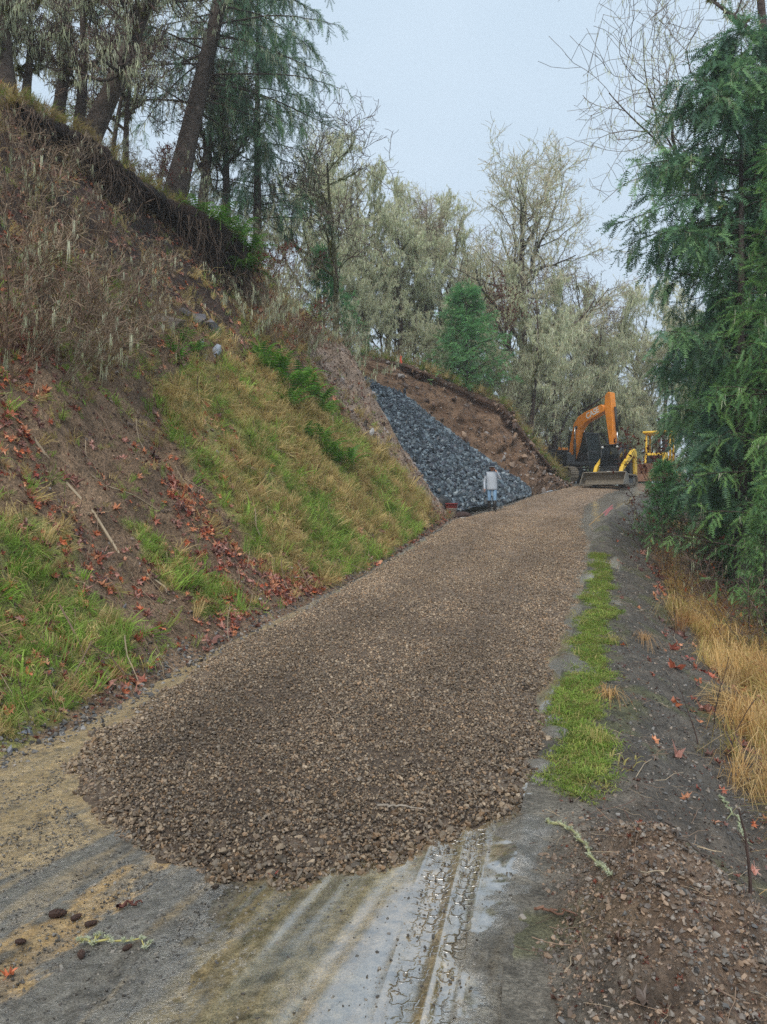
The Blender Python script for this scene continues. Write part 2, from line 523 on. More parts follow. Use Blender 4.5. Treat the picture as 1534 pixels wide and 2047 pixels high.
# rows fine near the camera, coarser with distance
def graded(y0, y1, d0, growth):
    r = [y0]; d = d0
    while r[-1] < y1:
        r.append(r[-1] + d); d *= growth
    r[-1] = y1
    return np.array(r)

rows = np.concatenate([np.arange(1.6, 5.6, .016), graded(5.6, 62, .05, 1.05)])
T = np.linspace(-0.02, 1.18, 250)
yy = np.repeat(rows[:, None], len(T), 1)
xx = XL(yy) + (XR(yy) - XL(yy)) * T[None, :]
mc, mw, mh, mt_ = mud_fields(xx, yy)
mw = np.clip(mw * (.75 + .25 * sstep(2.6, 3.5, yy)), 0, 1)
near = (1 - sstep(9, 14, yy))
farc = srgb(140, 134, 124)[None, None] * (.35 + 1.1 * fbm(across(xx, yy) * 2.4, along(xx, yy) * .5, 5, 51, .6))[..., None]
mc = mc * near[..., None] + farc * (1 - near[..., None])
mw = mw * near + (1 - near) * .55
redge = sstep(.22, .0, (XR(yy) - xx) + .5 * (fbm(xx * 3, yy * 3, 4, 59) - .5)) * near
mw = mw * (1 - .6 * redge)
mc = mc * (1 - .8 * redge[..., None]) + srgb(96, 90, 80) * (.5 + 1.0 * fbm(xx * 9, yy * 9, 4, 60))[..., None] * .8 * redge[..., None]
mc = mc * 1.1
zz = road_z(xx, yy) + mh + sstep(.95, 1.02, T)[None] * (.16 * (fbm(xx * 3.0, yy * 3.0, 5, 57, .6) - .46)) - .10 * np.clip((T[None] - 1.0) / .18, 0, 1) - .06 * sstep(1.14, 1.18, T)[None]
mb = MB(); mb.add(np.stack([xx, yy, zz], -1), grid_faces(*xx.shape), mc.reshape(-1, 3))
road = mb.build('road', M['mud'], smooth=True)
point_attr(road.data, 'wet', mw); point_attr(road.data, 'track', mt_ * near)
tag(road, 'wet muddy access road with tan and grey streaks and tyre tracks', 'road', kind='structure')

# ---------------------------------------------------------------- hillside (cut bank)
rowsL = np.concatenate([graded(-3, 4, .5, 1.0), graded(4.1, 25.6, .07, 1.006), graded(25.75, 38.5, .2, 1.02)])
us = np.concatenate([np.linspace(0, 10.5, 150), graded(10.8, 44, .4, 1.12)])
yyL = np.repeat(rowsL[:, None], len(us), 1)
xxL = XL(np.minimum(yyL, 26.5)) - us[None, :] + .02
zzL = left_z(xxL, yyL)
PXL, PYL = project(xxL, yyL, zzL)
SOIL = srgb(98, 80, 64); SOIL2 = srgb(138, 114, 92); STONY = srgb(158, 142, 132); GREENISH = srgb(126, 124, 74); LITTER = srgb(124, 94, 74); DARKB = srgb(58, 46, 42)
GRASS_ZONES = [
    [(330, 750), (520, 715), (640, 830), (740, 900), (880, 1000), (830, 1080), (740, 1140), (620, 1190), (520, 1150), (440, 1010), (340, 860)],
    [(-400, 1050), (120, 1040), (200, 1180), (270, 1330), (180, 1400), (60, 1480), (-400, 1700)],
    [(255, 1040), (310, 1050), (380, 1150), (390, 1190), (330, 1180)],
    [(380, 1170), (460, 1160), (480, 1230), (400, 1240)],
]
SCREE = [(600, 660), (720, 700), (760, 800), (900, 1000), (930, 1060), (860, 1010), (740, 880), (640, 760)]
DARKSOIL = [(60, 860), (200, 900), (300, 1100), (520, 1230), (420, 1300), (300, 1280), (210, 1150), (90, 1010)]
def zone(px, py, poly, warp=26, seed=60):
    wx = px + warp * 2 * (fbm(px * .012, py * .012, 3, seed) - .5); wy = py + warp * 2 * (fbm(px * .012 + 40, py * .012, 3, seed + 1) - .5)
    return in_poly(wx, wy, poly)
gz = sum(zone(PXL, PYL, z) for z in GRASS_ZONES) > 0
sc = zone(PXL, PYL, SCREE)
n1 = fbm(xxL * 1.3, yyL * 1.3, 4, 71)[..., None]; n2 = fbm(xxL * 4, yyL * 4, 3, 72)[..., None]
c = SOIL * (1 - n1) + SOIL2 * n1
c = np.where(gz[..., None], GREENISH * (.6 + .8 * n2), c)
c = np.where(sc[..., None], (SOIL2 * (1 - n2) + STONY * n2), c)
HOLLOW_SHADE = [(-300, 100), (0, 185), (150, 300), (330, 410), (460, 500), (475, 640), (400, 660), (330, 600), (240, 560), (150, 520), (60, 480), (-300, 420)]
shade_m = zone(PXL, PYL, HOLLOW_SHADE, 24, 66)[..., None]
c = np.where(shade_m, srgb(62, 50, 44) * (.6 + .8 * n2), c)  # dark soil, with the shade of the hollow under the lip painted in
upb = (sstep(760, 620, PYL) * (1 - sstep(420, 560, PXL)))[..., None] * ~shade_m
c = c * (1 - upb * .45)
top = (us[None, :] > 8.4)[..., None] & ~sc[..., None]
c = np.where(top, LITTER * (.6 + .7 * n1), c)
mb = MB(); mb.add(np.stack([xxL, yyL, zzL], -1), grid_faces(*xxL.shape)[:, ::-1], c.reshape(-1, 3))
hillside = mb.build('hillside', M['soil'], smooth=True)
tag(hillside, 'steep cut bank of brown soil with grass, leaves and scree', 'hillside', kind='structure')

# ---------------------------------------------------------------- verge on the downhill side
rowsV = np.concatenate([np.arange(1.4, 7, .04), graded(7.04, 62, .06, 1.015)])
vs = np.concatenate([np.linspace(0, 4.5, 110), graded(4.6, 46, .15, 1.1)])
yyV = np.repeat(rowsV[:, None], len(vs), 1)
xxV = XR(yyV) + vs[None, :] - .02
zzV = verge_z(xxV, yyV)
VG1 = srgb(62, 58, 54); VG2 = srgb(104, 96, 86); VMOSS = srgb(106, 122, 58); VBR = srgb(86, 66, 54)
n1 = fbm(xxV * 2, yyV * 2, 4, 81)[..., None]; n2 = fbm(xxV * 7, yyV * 7, 3, 82)[..., None]
c = VG1 * (1 - n2) + VG2 * n2
vd = np.repeat(vs[None, :], len(rowsV), 0)
vw = vd + .45 * (n1[..., 0] - .5)
moss = (sstep(.0, .08, vw) * (1 - sstep(.32, .52, vw)) * sstep(4.3, 5.2, yyV + .8 * (n1[..., 0] - .5)) * (1 - sstep(14, 17, yyV)))[..., None]
moss = moss * sstep(.3, .6, fbm(xxV * 5, yyV * 5, 3, 83))[..., None]
c = c * (1 - moss) + VMOSS * (.55 + .7 * n2) * moss
mudm = (1 - sstep(.05, .75, vd + .9 * (fbm(xxV * 3, yyV * 3, 4, 84) - .5)))[..., None] * (1 - sstep(4.2, 5.4, yyV))[..., None] + ((1 - sstep(.0, .5, vd + .6 * (fbm(xxV * 3, yyV * 3, 4, 84) - .5))) * sstep(17, 20, yyV))[..., None]
c = c * (1 - mudm) + GREY * (.6 + .8 * n2) * mudm
br = sstep(1.5, 2.3, vw)[..., None]
c = c * (1 - br) + VBR * (.6 + .7 * n1) * br
mpatch = (sstep(.62, .72, n1[..., 0]) * (1 - sstep(2.2, 2.8, vw)))[..., None] * .5
c = c * (1 - mpatch) + srgb(88, 92, 48) * mpatch
spoil = np.exp(-(((xxV - 1.25) / .7) ** 2 + ((yyV - 3.0) / .8) ** 2))[..., None] ** .6 * sstep(.05, .6, vd + .5 * (fbm(xxV * 4, yyV * 4, 4, 86) - .5))[..., None]
c = c * (1 - spoil) + srgb(112, 92, 76) * (.6 + .8 * n2) * spoil
mb = MB(); mb.add(np.stack([xxV, yyV, zzV], -1), grid_faces(*xxV.shape), c.reshape(-1, 3))
M['verge'] = mat_attr('verge_gravel_soil', 0.6, (9, .6, 1.45), (40, 1.0, .05), mott2=(60, .5, 1.5), spec=.45, gain=1.3)
verge = mb.build('verge', M['verge'], smooth=True)
tag(verge, 'gravelly verge sloping down from the road edge with mossy strip', 'verge', kind='structure')

# ---------------------------------------------------------------- ground beyond, out to the horizon
gx = np.concatenate([-graded(0, 700, 3, 1.25)[::-1], graded(0, 700, 3, 1.25)[1:]])
gy = np.concatenate([-graded(0, 300, 6, 1.3)[::-1], graded(0, 900, 3, 1.12)[1:]])
GX, GY = np.meshgrid(gx, gy)
def far_z(x, y):
    base = np.where(y < 62, np.interp(y, [-300, 0, 30, 44, 62], [-9, -8, -5, .5, 2.6]), 2.6 + (y - 62) * .03)
    return base - .10 * np.clip(x - 22, 0, 120) + .22 * np.clip(-x + 4, 0, 70) * sstep(50, 70, y) + 2.0 * (fbm(x * .05, y * .05, 3, 91) - .5)
mb = MB(); mb.add(np.stack([GX, GY, far_z(GX, GY)], -1), grid_faces(*GX.shape), srgb(86, 86, 60))
ground = mb.build('ground', M['soil'], smooth=True)
tag(ground, 'brown green forest ground reaching away behind the trees', 'ground', kind='structure')

# ---------------------------------------------------------------- second bank: the raw earth cut behind the rock pile, forest floor above it
A = np.array([(-22, 36, 11.5), (-8, 36, 10), (-2, 35.8, 8.6), (.8, 35.3, 7.1), (3.05, 35, 5.2), (5, 34.8, 3.7), (6.5, 34.4, 2.38), (8, 37, 2.72), (9.75, 40.0, 3.0), (9.9, 44, 3.2), (8.7, 54, 3.4), (7, 66, 3.4)])
Cc = np.array([(-22, 39, 13), (-8, 39, 11), (-2, 38.4, 9.8), (.8, 38, 9.0), (3.3, 38, 8.05), (5.76, 38, 7.0), (7, 38.5, 5.6), (8.4, 39.3, 4.02), (9.6, 40.6, 3.12), (9.3, 45, 3.6), (8, 54, 3.9), (6.5, 66, 4.0)])
def resample(P, t, s):
    return np.stack([np.interp(s, t, P[:, k]) for k in range(3)], -1)
tpar = np.array([0, .14, .24, .32, .42, .52, .62, .72, .82, .88, .94, 1.0])
SS = np.linspace(0, 1, 220)
Ap, Cp = resample(A, tpar, SS), resample(Cc, tpar, SS)
rows_p = []; rows_c = []
NR = 34
for k in range(NR):
    t = k / (NR - 1)
    P = Ap + (Cp - Ap) * np.array([t, t ** 1.25, t ** .85])
    amp = np.sin(min(t * 1.2, 1) * math.pi) * .5 + .2
    d = (fbm(SS * 60 - t * 9, np.full_like(SS, t * 7), 5, 95, .6) - .5) * 1.8
    ledge = .35 * np.clip(fbm(SS * 18 + 3, np.full_like(SS, t * 3.2), 2, 96) - .55, 0, 1)
    over = (-.45 * sstep(.80, .93, t) + .30 * math.exp(-((t - .72) / .10) ** 2)) * sstep(.24, .34, SS) * (1 - sstep(.74, .82, SS)) * (.5 + fbm(SS * 30, SS * 0, 3, 94))
    P = P + np.stack([.3 * d * amp, (-.8 * d * amp - ledge) + over, .25 * d * amp], -1)
    rows_p.append(P)
    m = fbm(SS * 40, np.full_like(SS, t * 5), 4, 97)[:, None]
    base = srgb(84, 62, 48) * (1 - m) + srgb(134, 108, 86) * m
    if t > .70: base = base * (1 - sstep(.70, .82, t)) + srgb(84, 64, 52) * (.6 + .7 * m) * sstep(.70, .82, t)
    rows_c.append(base)
for j, dy in enumerate([.35, 1, 2, 3.5, 5.5, 8, 12, 18, 26, 40]):
    P = Cp + np.stack([-.06 * dy + 0 * SS, dy + 0 * SS, .12 * dy * sstep(.95, .5, SS) + .35 * (fbm(SS * 50, np.full_like(SS, dy), 3, 99) - .5) + .12 * (dy < 1)], -1)
    rows_p.append(P); rows_c.append(np.tile(srgb(96, 84, 52), (len(SS), 1)) * (.6 + .8 * fbm(SS * 70, np.full_like(SS, dy * 2), 3, 98))[:, None])
PP = np.array(rows_p)
mb = MB(); mb.add(PP, grid_faces(*PP.shape[:2]), np.array(rows_c).reshape(-1, 3))
cut = mb.build('earth_cut', M['soil'], smooth=True)
tag(cut, 'raw brown earth cut behind the dark rock pile, forest floor above', 'earth bank', kind='structure')
def cut_top(s, dy=0.6):
    p = resample(Cc, tpar, np.array([s]))[0]
    return np.array([p[0] - .06 * dy, p[1] + dy, p[2] + .12 * dy])
def cut_top_x(x, dy=0.6):
    ss = np.linspace(0, .84, 400); P = resample(Cc, tpar, ss)
    return cut_top(ss[np.argmin(np.abs(P[:, 0] - x))], dy)

# ---------------------------------------------------------------- dark rock pile
Tt = np.array([(6.55, 34.3, 2.40), (5.6, 32.2, 2.2), (4.55, 30.2, 1.98), (3.3, 28.5, 1.80), (1.5, 26.2, 1.70), (.3, 25.6, 1.7)])
At = np.array([(6.6, 34.6, 2.45), (5.05, 34.9, 3.8), (3.1, 35.2, 5.35), (.85, 35.5, 7.25), (-.7, 35.7, 7.9), (-2.2, 35.9, 8.5)])
ta = np.linspace(0, 1, 6)
na, nb = 90, 70
SA = np.linspace(0, 1, na)
T0, A0 = resample(Tt, ta, SA), resample(At, ta, SA)
sb = np.linspace(0, 1, nb)
PILE = T0[:, None] + (A0 - T0)[:, None] * sb[None, :, None]
u_, v_ = np.meshgrid(SA, sb, indexing='ij')
PILE[..., 2] += .30 * (fbm(u_ * 14, v_ * 12, 4, 101) - .5) + .28 * np.sin(v_ * math.pi)
mb = MB(); mb.add(PILE, grid_faces(na, nb)[:, ::-1], srgb(58, 66, 74))
pile = mb.build('rock_pile', M['rock'], smooth=True)
tag(pile, 'tall pile of dark blue grey crushed rock against the bank', 'rock pile')
# ================================================================ gravel spread on the road
front_px = [(178, 1478), (150, 1540), (122, 1590), (185, 1650), (270, 1712), (345, 1742), (440, 1760), (600, 1762), (700, 1742), (800, 1712), (900, 1682), (962, 1655), (1010, 1622), (1048, 1590), (1070, 1540), (1088, 1480)]
fpts = []
for px, py in front_px:
    Y = F * (CAMH - .03) / (py - CY)
    fpts.append(((px - CX) / F * Y, Y))
left_side = [(float(XL(y)) + .10 + .18 * float(1 - sstep(5.5, 9, y)), y) for y in np.linspace(5.9, 40, 40)]
right_side = [(float(XR(y)) - .12 - (.0 if y < 20 else min((y - 20) * .12, 1.2)), y) for y in np.linspace(40, 6.1, 40)]
GPOLY = left_side[::-1] and (fpts + [p for p in right_side[::-1]] + [p for p in left_side[::-1]])
gpx = np.array(GPOLY)
def edge_dist(x, y):
    d = np.full(np.shape(x), 1e9)
    for i in range(len(gpx)):
        a, b = gpx[i], gpx[(i + 1) % len(gpx)]
        ab = b - a; t = np.clip(((x - a[0]) * ab[0] + (y - a[1]) * ab[1]) / (ab @ ab + 1e-9), 0, 1)
        d = np.minimum(d, np.hypot(x - a[0] - t * ab[0], y - a[1] - t * ab[1]))
    return np.where(in_poly(x, y, GPOLY), d, -d)
def gravel_z(x, y, d):
    return road_z(x, y) + .055 * sstep(-.05, .35, d) - .02 * (d < .0) + .02 * (fbm(x * 1.6, y * 1.6, 3, 111) - .5)
grow_ = np.concatenate([np.arange(3.2, 9, .06), graded(9, 40.2, .07, 1.02)])
gt = np.linspace(0, 1, 100)
gyy = np.repeat(grow_[:, None], len(gt), 1)
gxx = XL(gyy) + (XR(gyy) - XL(gyy)) * gt[None]
gd = edge_dist(gxx, gyy)
gzz = gravel_z(gxx, gyy, gd) - .012 - .2 * sstep(-.02, -.12, gd)
n2 = fbm(gxx * 6, gyy * 6, 3, 112)[..., None]
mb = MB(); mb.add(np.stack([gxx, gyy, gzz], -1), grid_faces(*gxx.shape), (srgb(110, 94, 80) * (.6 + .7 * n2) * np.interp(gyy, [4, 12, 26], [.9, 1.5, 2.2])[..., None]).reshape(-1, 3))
M['gravelbase'] = mat_attr('gravel_fines', 0.6, (22, .5, 1.5), (55, 1.0, .03), spec=.45)
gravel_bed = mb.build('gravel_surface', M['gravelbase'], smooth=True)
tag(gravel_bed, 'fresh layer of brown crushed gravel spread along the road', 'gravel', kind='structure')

stone_protos = [hull_stone(200 + k, 12, .62, M['i_rock']) for k in range(10)]
def rand_rot(n): return RNG.uniform(0, 2 * math.pi, (n, 3))
def lying_rot(n, tilt=.5): return np.stack([RNG.normal(0, tilt, n), RNG.normal(0, tilt, n), RNG.uniform(0, 6.283, n)], 1)
GCOL = np.array([srgb(146, 126, 104), srgb(124, 106, 88), srgb(168, 148, 124), srgb(103, 88, 75), srgb(136, 122, 106), srgb(150, 122, 94)])
def gravel_points(y0, y1, dens):
    n = int(dens * (y1 - y0) * 7)
    y = RNG.uniform(y0, y1, n); x = XL(y) + (XR(y) - XL(y)) * RNG.uniform(-.02, 1.02, n)
    keep = RNG.uniform(0, 1, n) < (XR(y) - XL(y)) / 7.0
    x, y = x[keep], y[keep]
    d = edge_dist(x, y) + .34 * (fbm(x * 3, y * 3, 4, 113) - .5)
    # thins out past the edge
    k = RNG.uniform(0, 1, len(x)) < np.where(d > 0, 1.0, np.exp(d / .06) * .6)
    x, y, d = x[k], y[k], d[k]
    k = RNG.uniform(0, 1, len(x)) < 1 - .55 * sstep(.48, .64, fbm(x * 2.2, y * 1.1, 4, 115)) * sstep(.3, .9, d)      # fines show through
    return x[k], y[k], d[k]
gx_, gy_, gd_, gs_ = [], [], [], []
for y0, y1, dens, s in ((3.3, 6.5, 5600, .0138), (6.5, 10, 3800, .016), (10, 16, 1700, .021), (16, 26, 700, .030), (26, 40, 280, .036)):
    x, y, d = gravel_points(y0, y1, dens)
    gx_.append(x); gy_.append(y); gd_.append(d); gs_.append(s * np.exp(RNG.normal(0, .42, len(x))))
gx_, gy_, gd_, gs_ = map(np.concatenate, (gx_, gy_, gd_, gs_))
front = np.exp(-((gd_) / .25) ** 2) * (gy_ < 6)
gs_ = np.minimum(gs_, .038) * (1 + .45 * front)
n = len(gx_)
gz_ = gravel_z(gx_, gy_, gd_) + gs_ * RNG.uniform(-.25, .28, n)
lat = (gx_ - XL(gy_)) / (XR(gy_) - XL(gy_)); rut = np.exp(-((lat - .30) / .09) ** 2) + np.exp(-((lat - .70) / .09) ** 2)
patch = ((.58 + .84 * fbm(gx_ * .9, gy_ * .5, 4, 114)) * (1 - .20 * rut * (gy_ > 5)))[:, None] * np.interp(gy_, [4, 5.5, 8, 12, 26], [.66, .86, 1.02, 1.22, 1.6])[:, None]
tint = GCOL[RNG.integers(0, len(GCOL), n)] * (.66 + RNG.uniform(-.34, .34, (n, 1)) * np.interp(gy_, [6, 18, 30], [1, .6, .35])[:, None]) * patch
# the biggest-looking loose stones at the near edge are pieces of their own
app = gs_ / gy_
order = np.argsort(-app)
single = order[:300]; rest = order[300:]
stone_single = [hull_stone(260 + k, 13, .62, M['stone']) for k in range(8)]
for j in single:
    o = link('stone', stone_single[j % 8], gravel_bed, (gx_[j], gy_[j], gz_[j]))
    o.rotation_euler = tuple(lying_rot(1)[0]); o.scale = (gs_[j],) * 3
    o.color = (*tint[j], 1)
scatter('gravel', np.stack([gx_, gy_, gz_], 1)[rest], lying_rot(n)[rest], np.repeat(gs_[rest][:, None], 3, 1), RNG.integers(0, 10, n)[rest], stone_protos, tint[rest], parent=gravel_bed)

# stones strewn on the mud in front, along the foot of the bank and on the verge
def loose(n, xs, ys, smin, smax, cols, zf):
    s = smin * (smax / smin) ** (RNG.uniform(0, 1, n) ** 2.2)
    z = zf(xs, ys) + s * .06
    return np.stack([xs, ys, z], 1), s, np.array(cols)[RNG.integers(0, len(cols), n)] * RNG.uniform(.6, 1.3, (n, 1))
DK = [srgb(78, 76, 74), srgb(100, 98, 96), srgb(58, 54, 52), srgb(128, 120, 112)]
P_, S_, C_ = [], [], []
n = 90000                                             # mud
y = 2.2 + 3.0 * RNG.uniform(0, 1, n); x = XL(y) + (XR(y) - XL(y)) * RNG.uniform(0, 1, n)
dd = edge_dist(x, y); qq = across(x, y)
k = (dd < -.03) & (RNG.uniform(0, 1, n) < np.clip(.9 * np.exp(dd / .5) * .5 + .42 * np.clip(sstep(.42, .62, fbm(qq * 5, along(x, y) * .8, 4, 45)) * (qq < -1.3) + .8 * (np.abs(qq + 2.62) < .16) + .8 * (np.abs(qq + 1.9) < .18), 0, 1) + .02, 0, 1))
a = loose(k.sum(), x[k], y[k], .0030, .020, [srgb(84, 80, 74), srgb(66, 62, 58), srgb(112, 106, 98)], road_z); P_.append(a[0]); S_.append(a[1]); C_.append(a[2])
n = 9000                                              # foot of the bank
y = 4 + 30 * RNG.uniform(0, 1, n) ** 1.3; x = XL(y) - .05 + RNG.normal(0, .16, n)
a = loose(n, x, y, .012, .07, DK, H); P_.append(a[0]); S_.append(a[1]); C_.append(a[2])
n = 30000                                             # verge gravel
y = 2.2 + 30 * RNG.uniform(0, 1, n) ** 1.6; v = RNG.uniform(0, 2.4, n)
k = (RNG.uniform(0, 1, n) < np.where((y < 4.6) & (v < .3), .06, .35 + .65 * sstep(.4, .9, v))); y, v = y[k], v[k]; x = XR(y) + v
a = loose(len(x), x, y, .006, .042, DK + [srgb(116, 104, 92)], verge_z); P_.append(a[0]); S_.append(a[1]); C_.append(a[2])
n = 16000                                             # spoil heap beside the camera
x = RNG.normal(1.2, .45, n); y = RNG.normal(3.0, .5, n); k = (x > XR(y) + .12 + .3 * (fbm(x * 4, y * 4, 3, 58) - .4)) & (y > 1.9); x, y = x[k], y[k]
a = loose(len(x), x, y, .006, .034, [srgb(104, 88, 74), srgb(128, 108, 90), srgb(84, 76, 70), srgb(110, 102, 94)], verge_z); P_.append(a[0]); S_.append(a[1]); C_.append(a[2])
P_, S_, C_ = np.concatenate(P_), np.concatenate(S_), np.concatenate(C_)
big = np.argsort(-S_ / P_[:, 1])
for j in big[:220]:
    par = road if (XL(P_[j, 1]) < P_[j, 0] < XR(P_[j, 1])) else (hillside if P_[j, 0] <= XL(P_[j, 1]) else verge)
    o = link('stone', stone_single[j % 8], par, tuple(P_[j])); o.scale = (S_[j],) * 3
    o.rotation_euler = tuple(lying_rot(1)[0]); o.color = (*C_[j], 1)
r = big[220:]
scatter('loose_gravel', P_[r], lying_rot(len(r)), np.repeat(S_[r][:, None], 3, 1), RNG.integers(0, 10, len(r)), stone_protos, C_[r],
        label='small dark stones strewn over mud, verge and bank foot', cat='gravel')

# ---------------------------------------------------------------- rocks of the pile
RC = np.array([srgb(70, 82, 92), srgb(92, 106, 116), srgb(50, 60, 68), srgb(116, 128, 136), srgb(64, 70, 82)])
n = 17000
ia = RNG.uniform(0, 1, n) ** .8; ib = RNG.uniform(0, 1, n)
fi = ia * (na - 1); fj = ib * (nb - 1)
i0 = np.clip(fi.astype(int), 0, na - 2); j0 = np.clip(fj.astype(int), 0, nb - 2); di = (fi - i0)[:, None]; dj = (fj - j0)[:, None]
RP = (PILE[i0, j0] * (1 - di) * (1 - dj) + PILE[i0 + 1, j0] * di * (1 - dj) + PILE[i0, j0 + 1] * (1 - di) * dj + PILE[i0 + 1, j0 + 1] * di * dj)
rs = .122 * np.exp(RNG.normal(0, .40, n)) * (1.12 - .35 * ib)
rt = RC[RNG.integers(0, 5, n)] * RNG.uniform(.5, 1.2, (n, 1))
RP[:, 2] += rs * .15
px, py = project(RP[:, 0], RP[:, 1], RP[:, 2])
vis = (px > 745 + (py - 790) * .68 + 14)
app = rs / RP[:, 1] * vis
o_ = np.argsort(-app); o_ = np.concatenate([o_[:600][RNG.permutation(600)[:300]], []]).astype(int)
pick = np.zeros(n, bool); pick[o_] = True
rock_single = [hull_stone(300 + k, 14, .75, M['stone'], .3) for k in range(8)]
for j in np.where(pick)[0]:
    o = link('rock', rock_single[j % 8], pile, tuple(RP[j])); o.scale = (rs[j],) * 3
    o.rotation_euler = tuple(rand_rot(1)[0]); o.color = (*rt[j], 1)
rp2 = [hull_stone(320 + k, 13, .75, M['i_rock'], .3) for k in range(8)]
scatter('rocks', RP[~pick], rand_rot((~pick).sum()), np.repeat(rs[~pick][:, None], 3, 1), RNG.integers(0, 8, (~pick).sum()), rp2, rt[~pick], parent=pile)

# ---------------------------------------------------------------- stones in the scree nose and clods in the earth cut
def surf_points(n, u0, u1, y0, y1):
    y = y0 + (y1 - y0) * RNG.uniform(0, 1, n); u = RNG.uniform(u0, u1, n)
    x = XL(y) - u; z = left_z(x, y); px, py = project(x, y, z)
    return x, y, z, px, py, u
x, y, z, px, py, u = surf_points(26000, 0, 7.5, 8, 26)
sc_m = zone(px, py, SCREE, 30); k = (sc_m & (RNG.uniform(0, 1, len(x)) < .5)) | (RNG.uniform(0, 1, len(x)) < .035)
x, y, z = x[k], y[k], z[k]; n = len(x)
s = .035 * np.exp(RNG.exponential(.42, n)); s = np.minimum(s, np.minimum(.32, .009 * y))
SCC = np.array([srgb(128, 112, 102), srgb(104, 92, 86), srgb(146, 138, 136), srgb(84, 70, 62), srgb(138, 116, 100)])
scol = SCC[RNG.integers(0, 5, n)] * RNG.uniform(.65, 1.2, (n, 1))
sp = np.stack([x, y, z], 1); bo = np.argsort(-s / y)
for j in bo[:160]:
    o = link('stone', rock_single[j % 8], hillside, tuple(sp[j])); o.scale = (s[j],) * 3
    o.rotation_euler = tuple(rand_rot(1)[0]); o.color = (*scol[j], 1)
scatter('scree', sp[bo[160:]], rand_rot(n - 160), np.repeat(s[bo[160:]][:, None], 3, 1), RNG.integers(0, 8, n - 160), rp2, scol[bo[160:]], parent=hillside)
n = 2600
kk = RNG.integers(0, NR, n); si = (RNG.uniform(.30, .86, n) * 219).astype(int)
cp = PP[kk, si] + RNG.normal(0, .12, (n, 3)) * [1, .3, .6]
s = .05 * np.exp(RNG.exponential(.45, n)); s = np.minimum(s, .4)
scatter('earth_clods', cp, rand_rot(n), np.repeat(s[:, None], 3, 1), RNG.integers(0, 8, n), rp2, np.array([srgb(110, 86, 70), srgb(140, 116, 96), srgb(84, 66, 56), srgb(130, 122, 118)])[RNG.integers(0, 4, n)] * RNG.uniform(.7, 1.15, (n, 1)), parent=cut)
# larger stones: outcrop under the overhang and loose blocks on the bank
for px, py, s, colr in ((395, 640, .75, (84, 80, 84)), (422, 655, .6, (98, 94, 98)), (372, 630, .55, (78, 72, 72)), (430, 703, .42, (132, 138, 150)), (402, 692, .3, (120, 122, 128)), (408, 715, .25, (140, 142, 150)), (300, 600, .35, (112, 104, 98)), (340, 650, .7, (96, 86, 78)), (310, 640, .5, (104, 96, 84)),
                        (684, 762, .40, (150, 140, 138)), (700, 775, .3, (140, 128, 124)), (742, 865, .36, (150, 148, 148)), (250, 1215, .1, (110, 112, 118)), (48, 1468, .09, (112, 116, 126)), (58, 1466, .1, (104, 106, 116)), (20, 1505, .09, (116, 118, 124))):
    p = hit(px, py)
    if p is None: continue
    o = link('stone', rock_single[int(px) % 8], hillside, tuple(p)); o.scale = (s, s * .8, s * .7)
    o.rotation_euler = tuple(rand_rot(1)[0]); o.color = (*srgb(*colr), 1)

# ================================================================ fallen maple leaves
def maple_leaf(seed, mat):
    r = np.random.default_rng(seed)
    ang = np.radians([-90, -62, -38, -20, 5, 22, 38, 58, 74, 90, 106, 122, 142, 158, 175, 200, 218, 242])
    rad = np.array([.18, .42, .30, .78, .42, .52, .95, .52, .62, 1.05, .62, .52, .95, .52, .42, .78, .30, .42]) * r.uniform(.85, 1.1, 18)
    p = np.stack([rad * np.cos(ang), rad * np.sin(ang), 0 * rad], 1) * .5
    p *= np.array([r.uniform(.7, 1.0), r.uniform(.8, 1.05), 1]); p[:, 2] = 1.5 * r.uniform(.3, 1.2) * (p[:, 0] ** 2) + r.normal(0, .09, 18) + .7 * r.uniform(-1, 1) * p[:, 1] * np.abs(p[:, 1])
    v = np.vstack([[0, 0, 0], p])
    f = [[0, 1 + i, 1 + (i + 1) % 18] for i in range(18)]
    mb = MB(); mb.add(v, f, (.4, .2, .1))
    st = np.array([[-.01, -.05, 0], [.01, -.05, 0], [.03, -.55, .06], [.05, -.55, .06]])
    mb.add(st, [[0, 1, 3, 2]], (.3, .15, .1))
    return mb.mesh('leaf', mat)
leaf_meshes = [maple_leaf(400 + k, M['leaf']) for k in range(6)]
leaf_protos = [maple_leaf(420 + k, M['i_leaf']) for k in range(6)]
LC = np.array([srgb(200, 118, 80), srgb(172, 96, 72), srgb(140, 80, 66), srgb(206, 144, 108), srgb(184, 134, 120), srgb(136, 98, 88), srgb(116, 86, 82), srgb(216, 164, 134), srgb(158, 72, 58)])
def slope_align(x, y, f, n, tilt=.35):
    e = .08
    dx = (f(x + e, y) - f(x - e, y)) / (2 * e); dy = (f(x, y + e) - f(x, y - e)) / (2 * e)
    N_ = np.stack([-dx, -dy, np.ones(n)], 1) + RNG.normal(0, tilt, (n, 3)); N_ /= np.linalg.norm(N_, axis=1)[:, None]
    out = np.zeros((n, 3))
    for i in range(n):
        q = Vector((0, 0, 1)).rotation_difference(Vector(N_[i])) @ Euler((0, 0, RNG.uniform(0, 6.28))).to_quaternion()
        out[i] = q.to_euler()
    return out
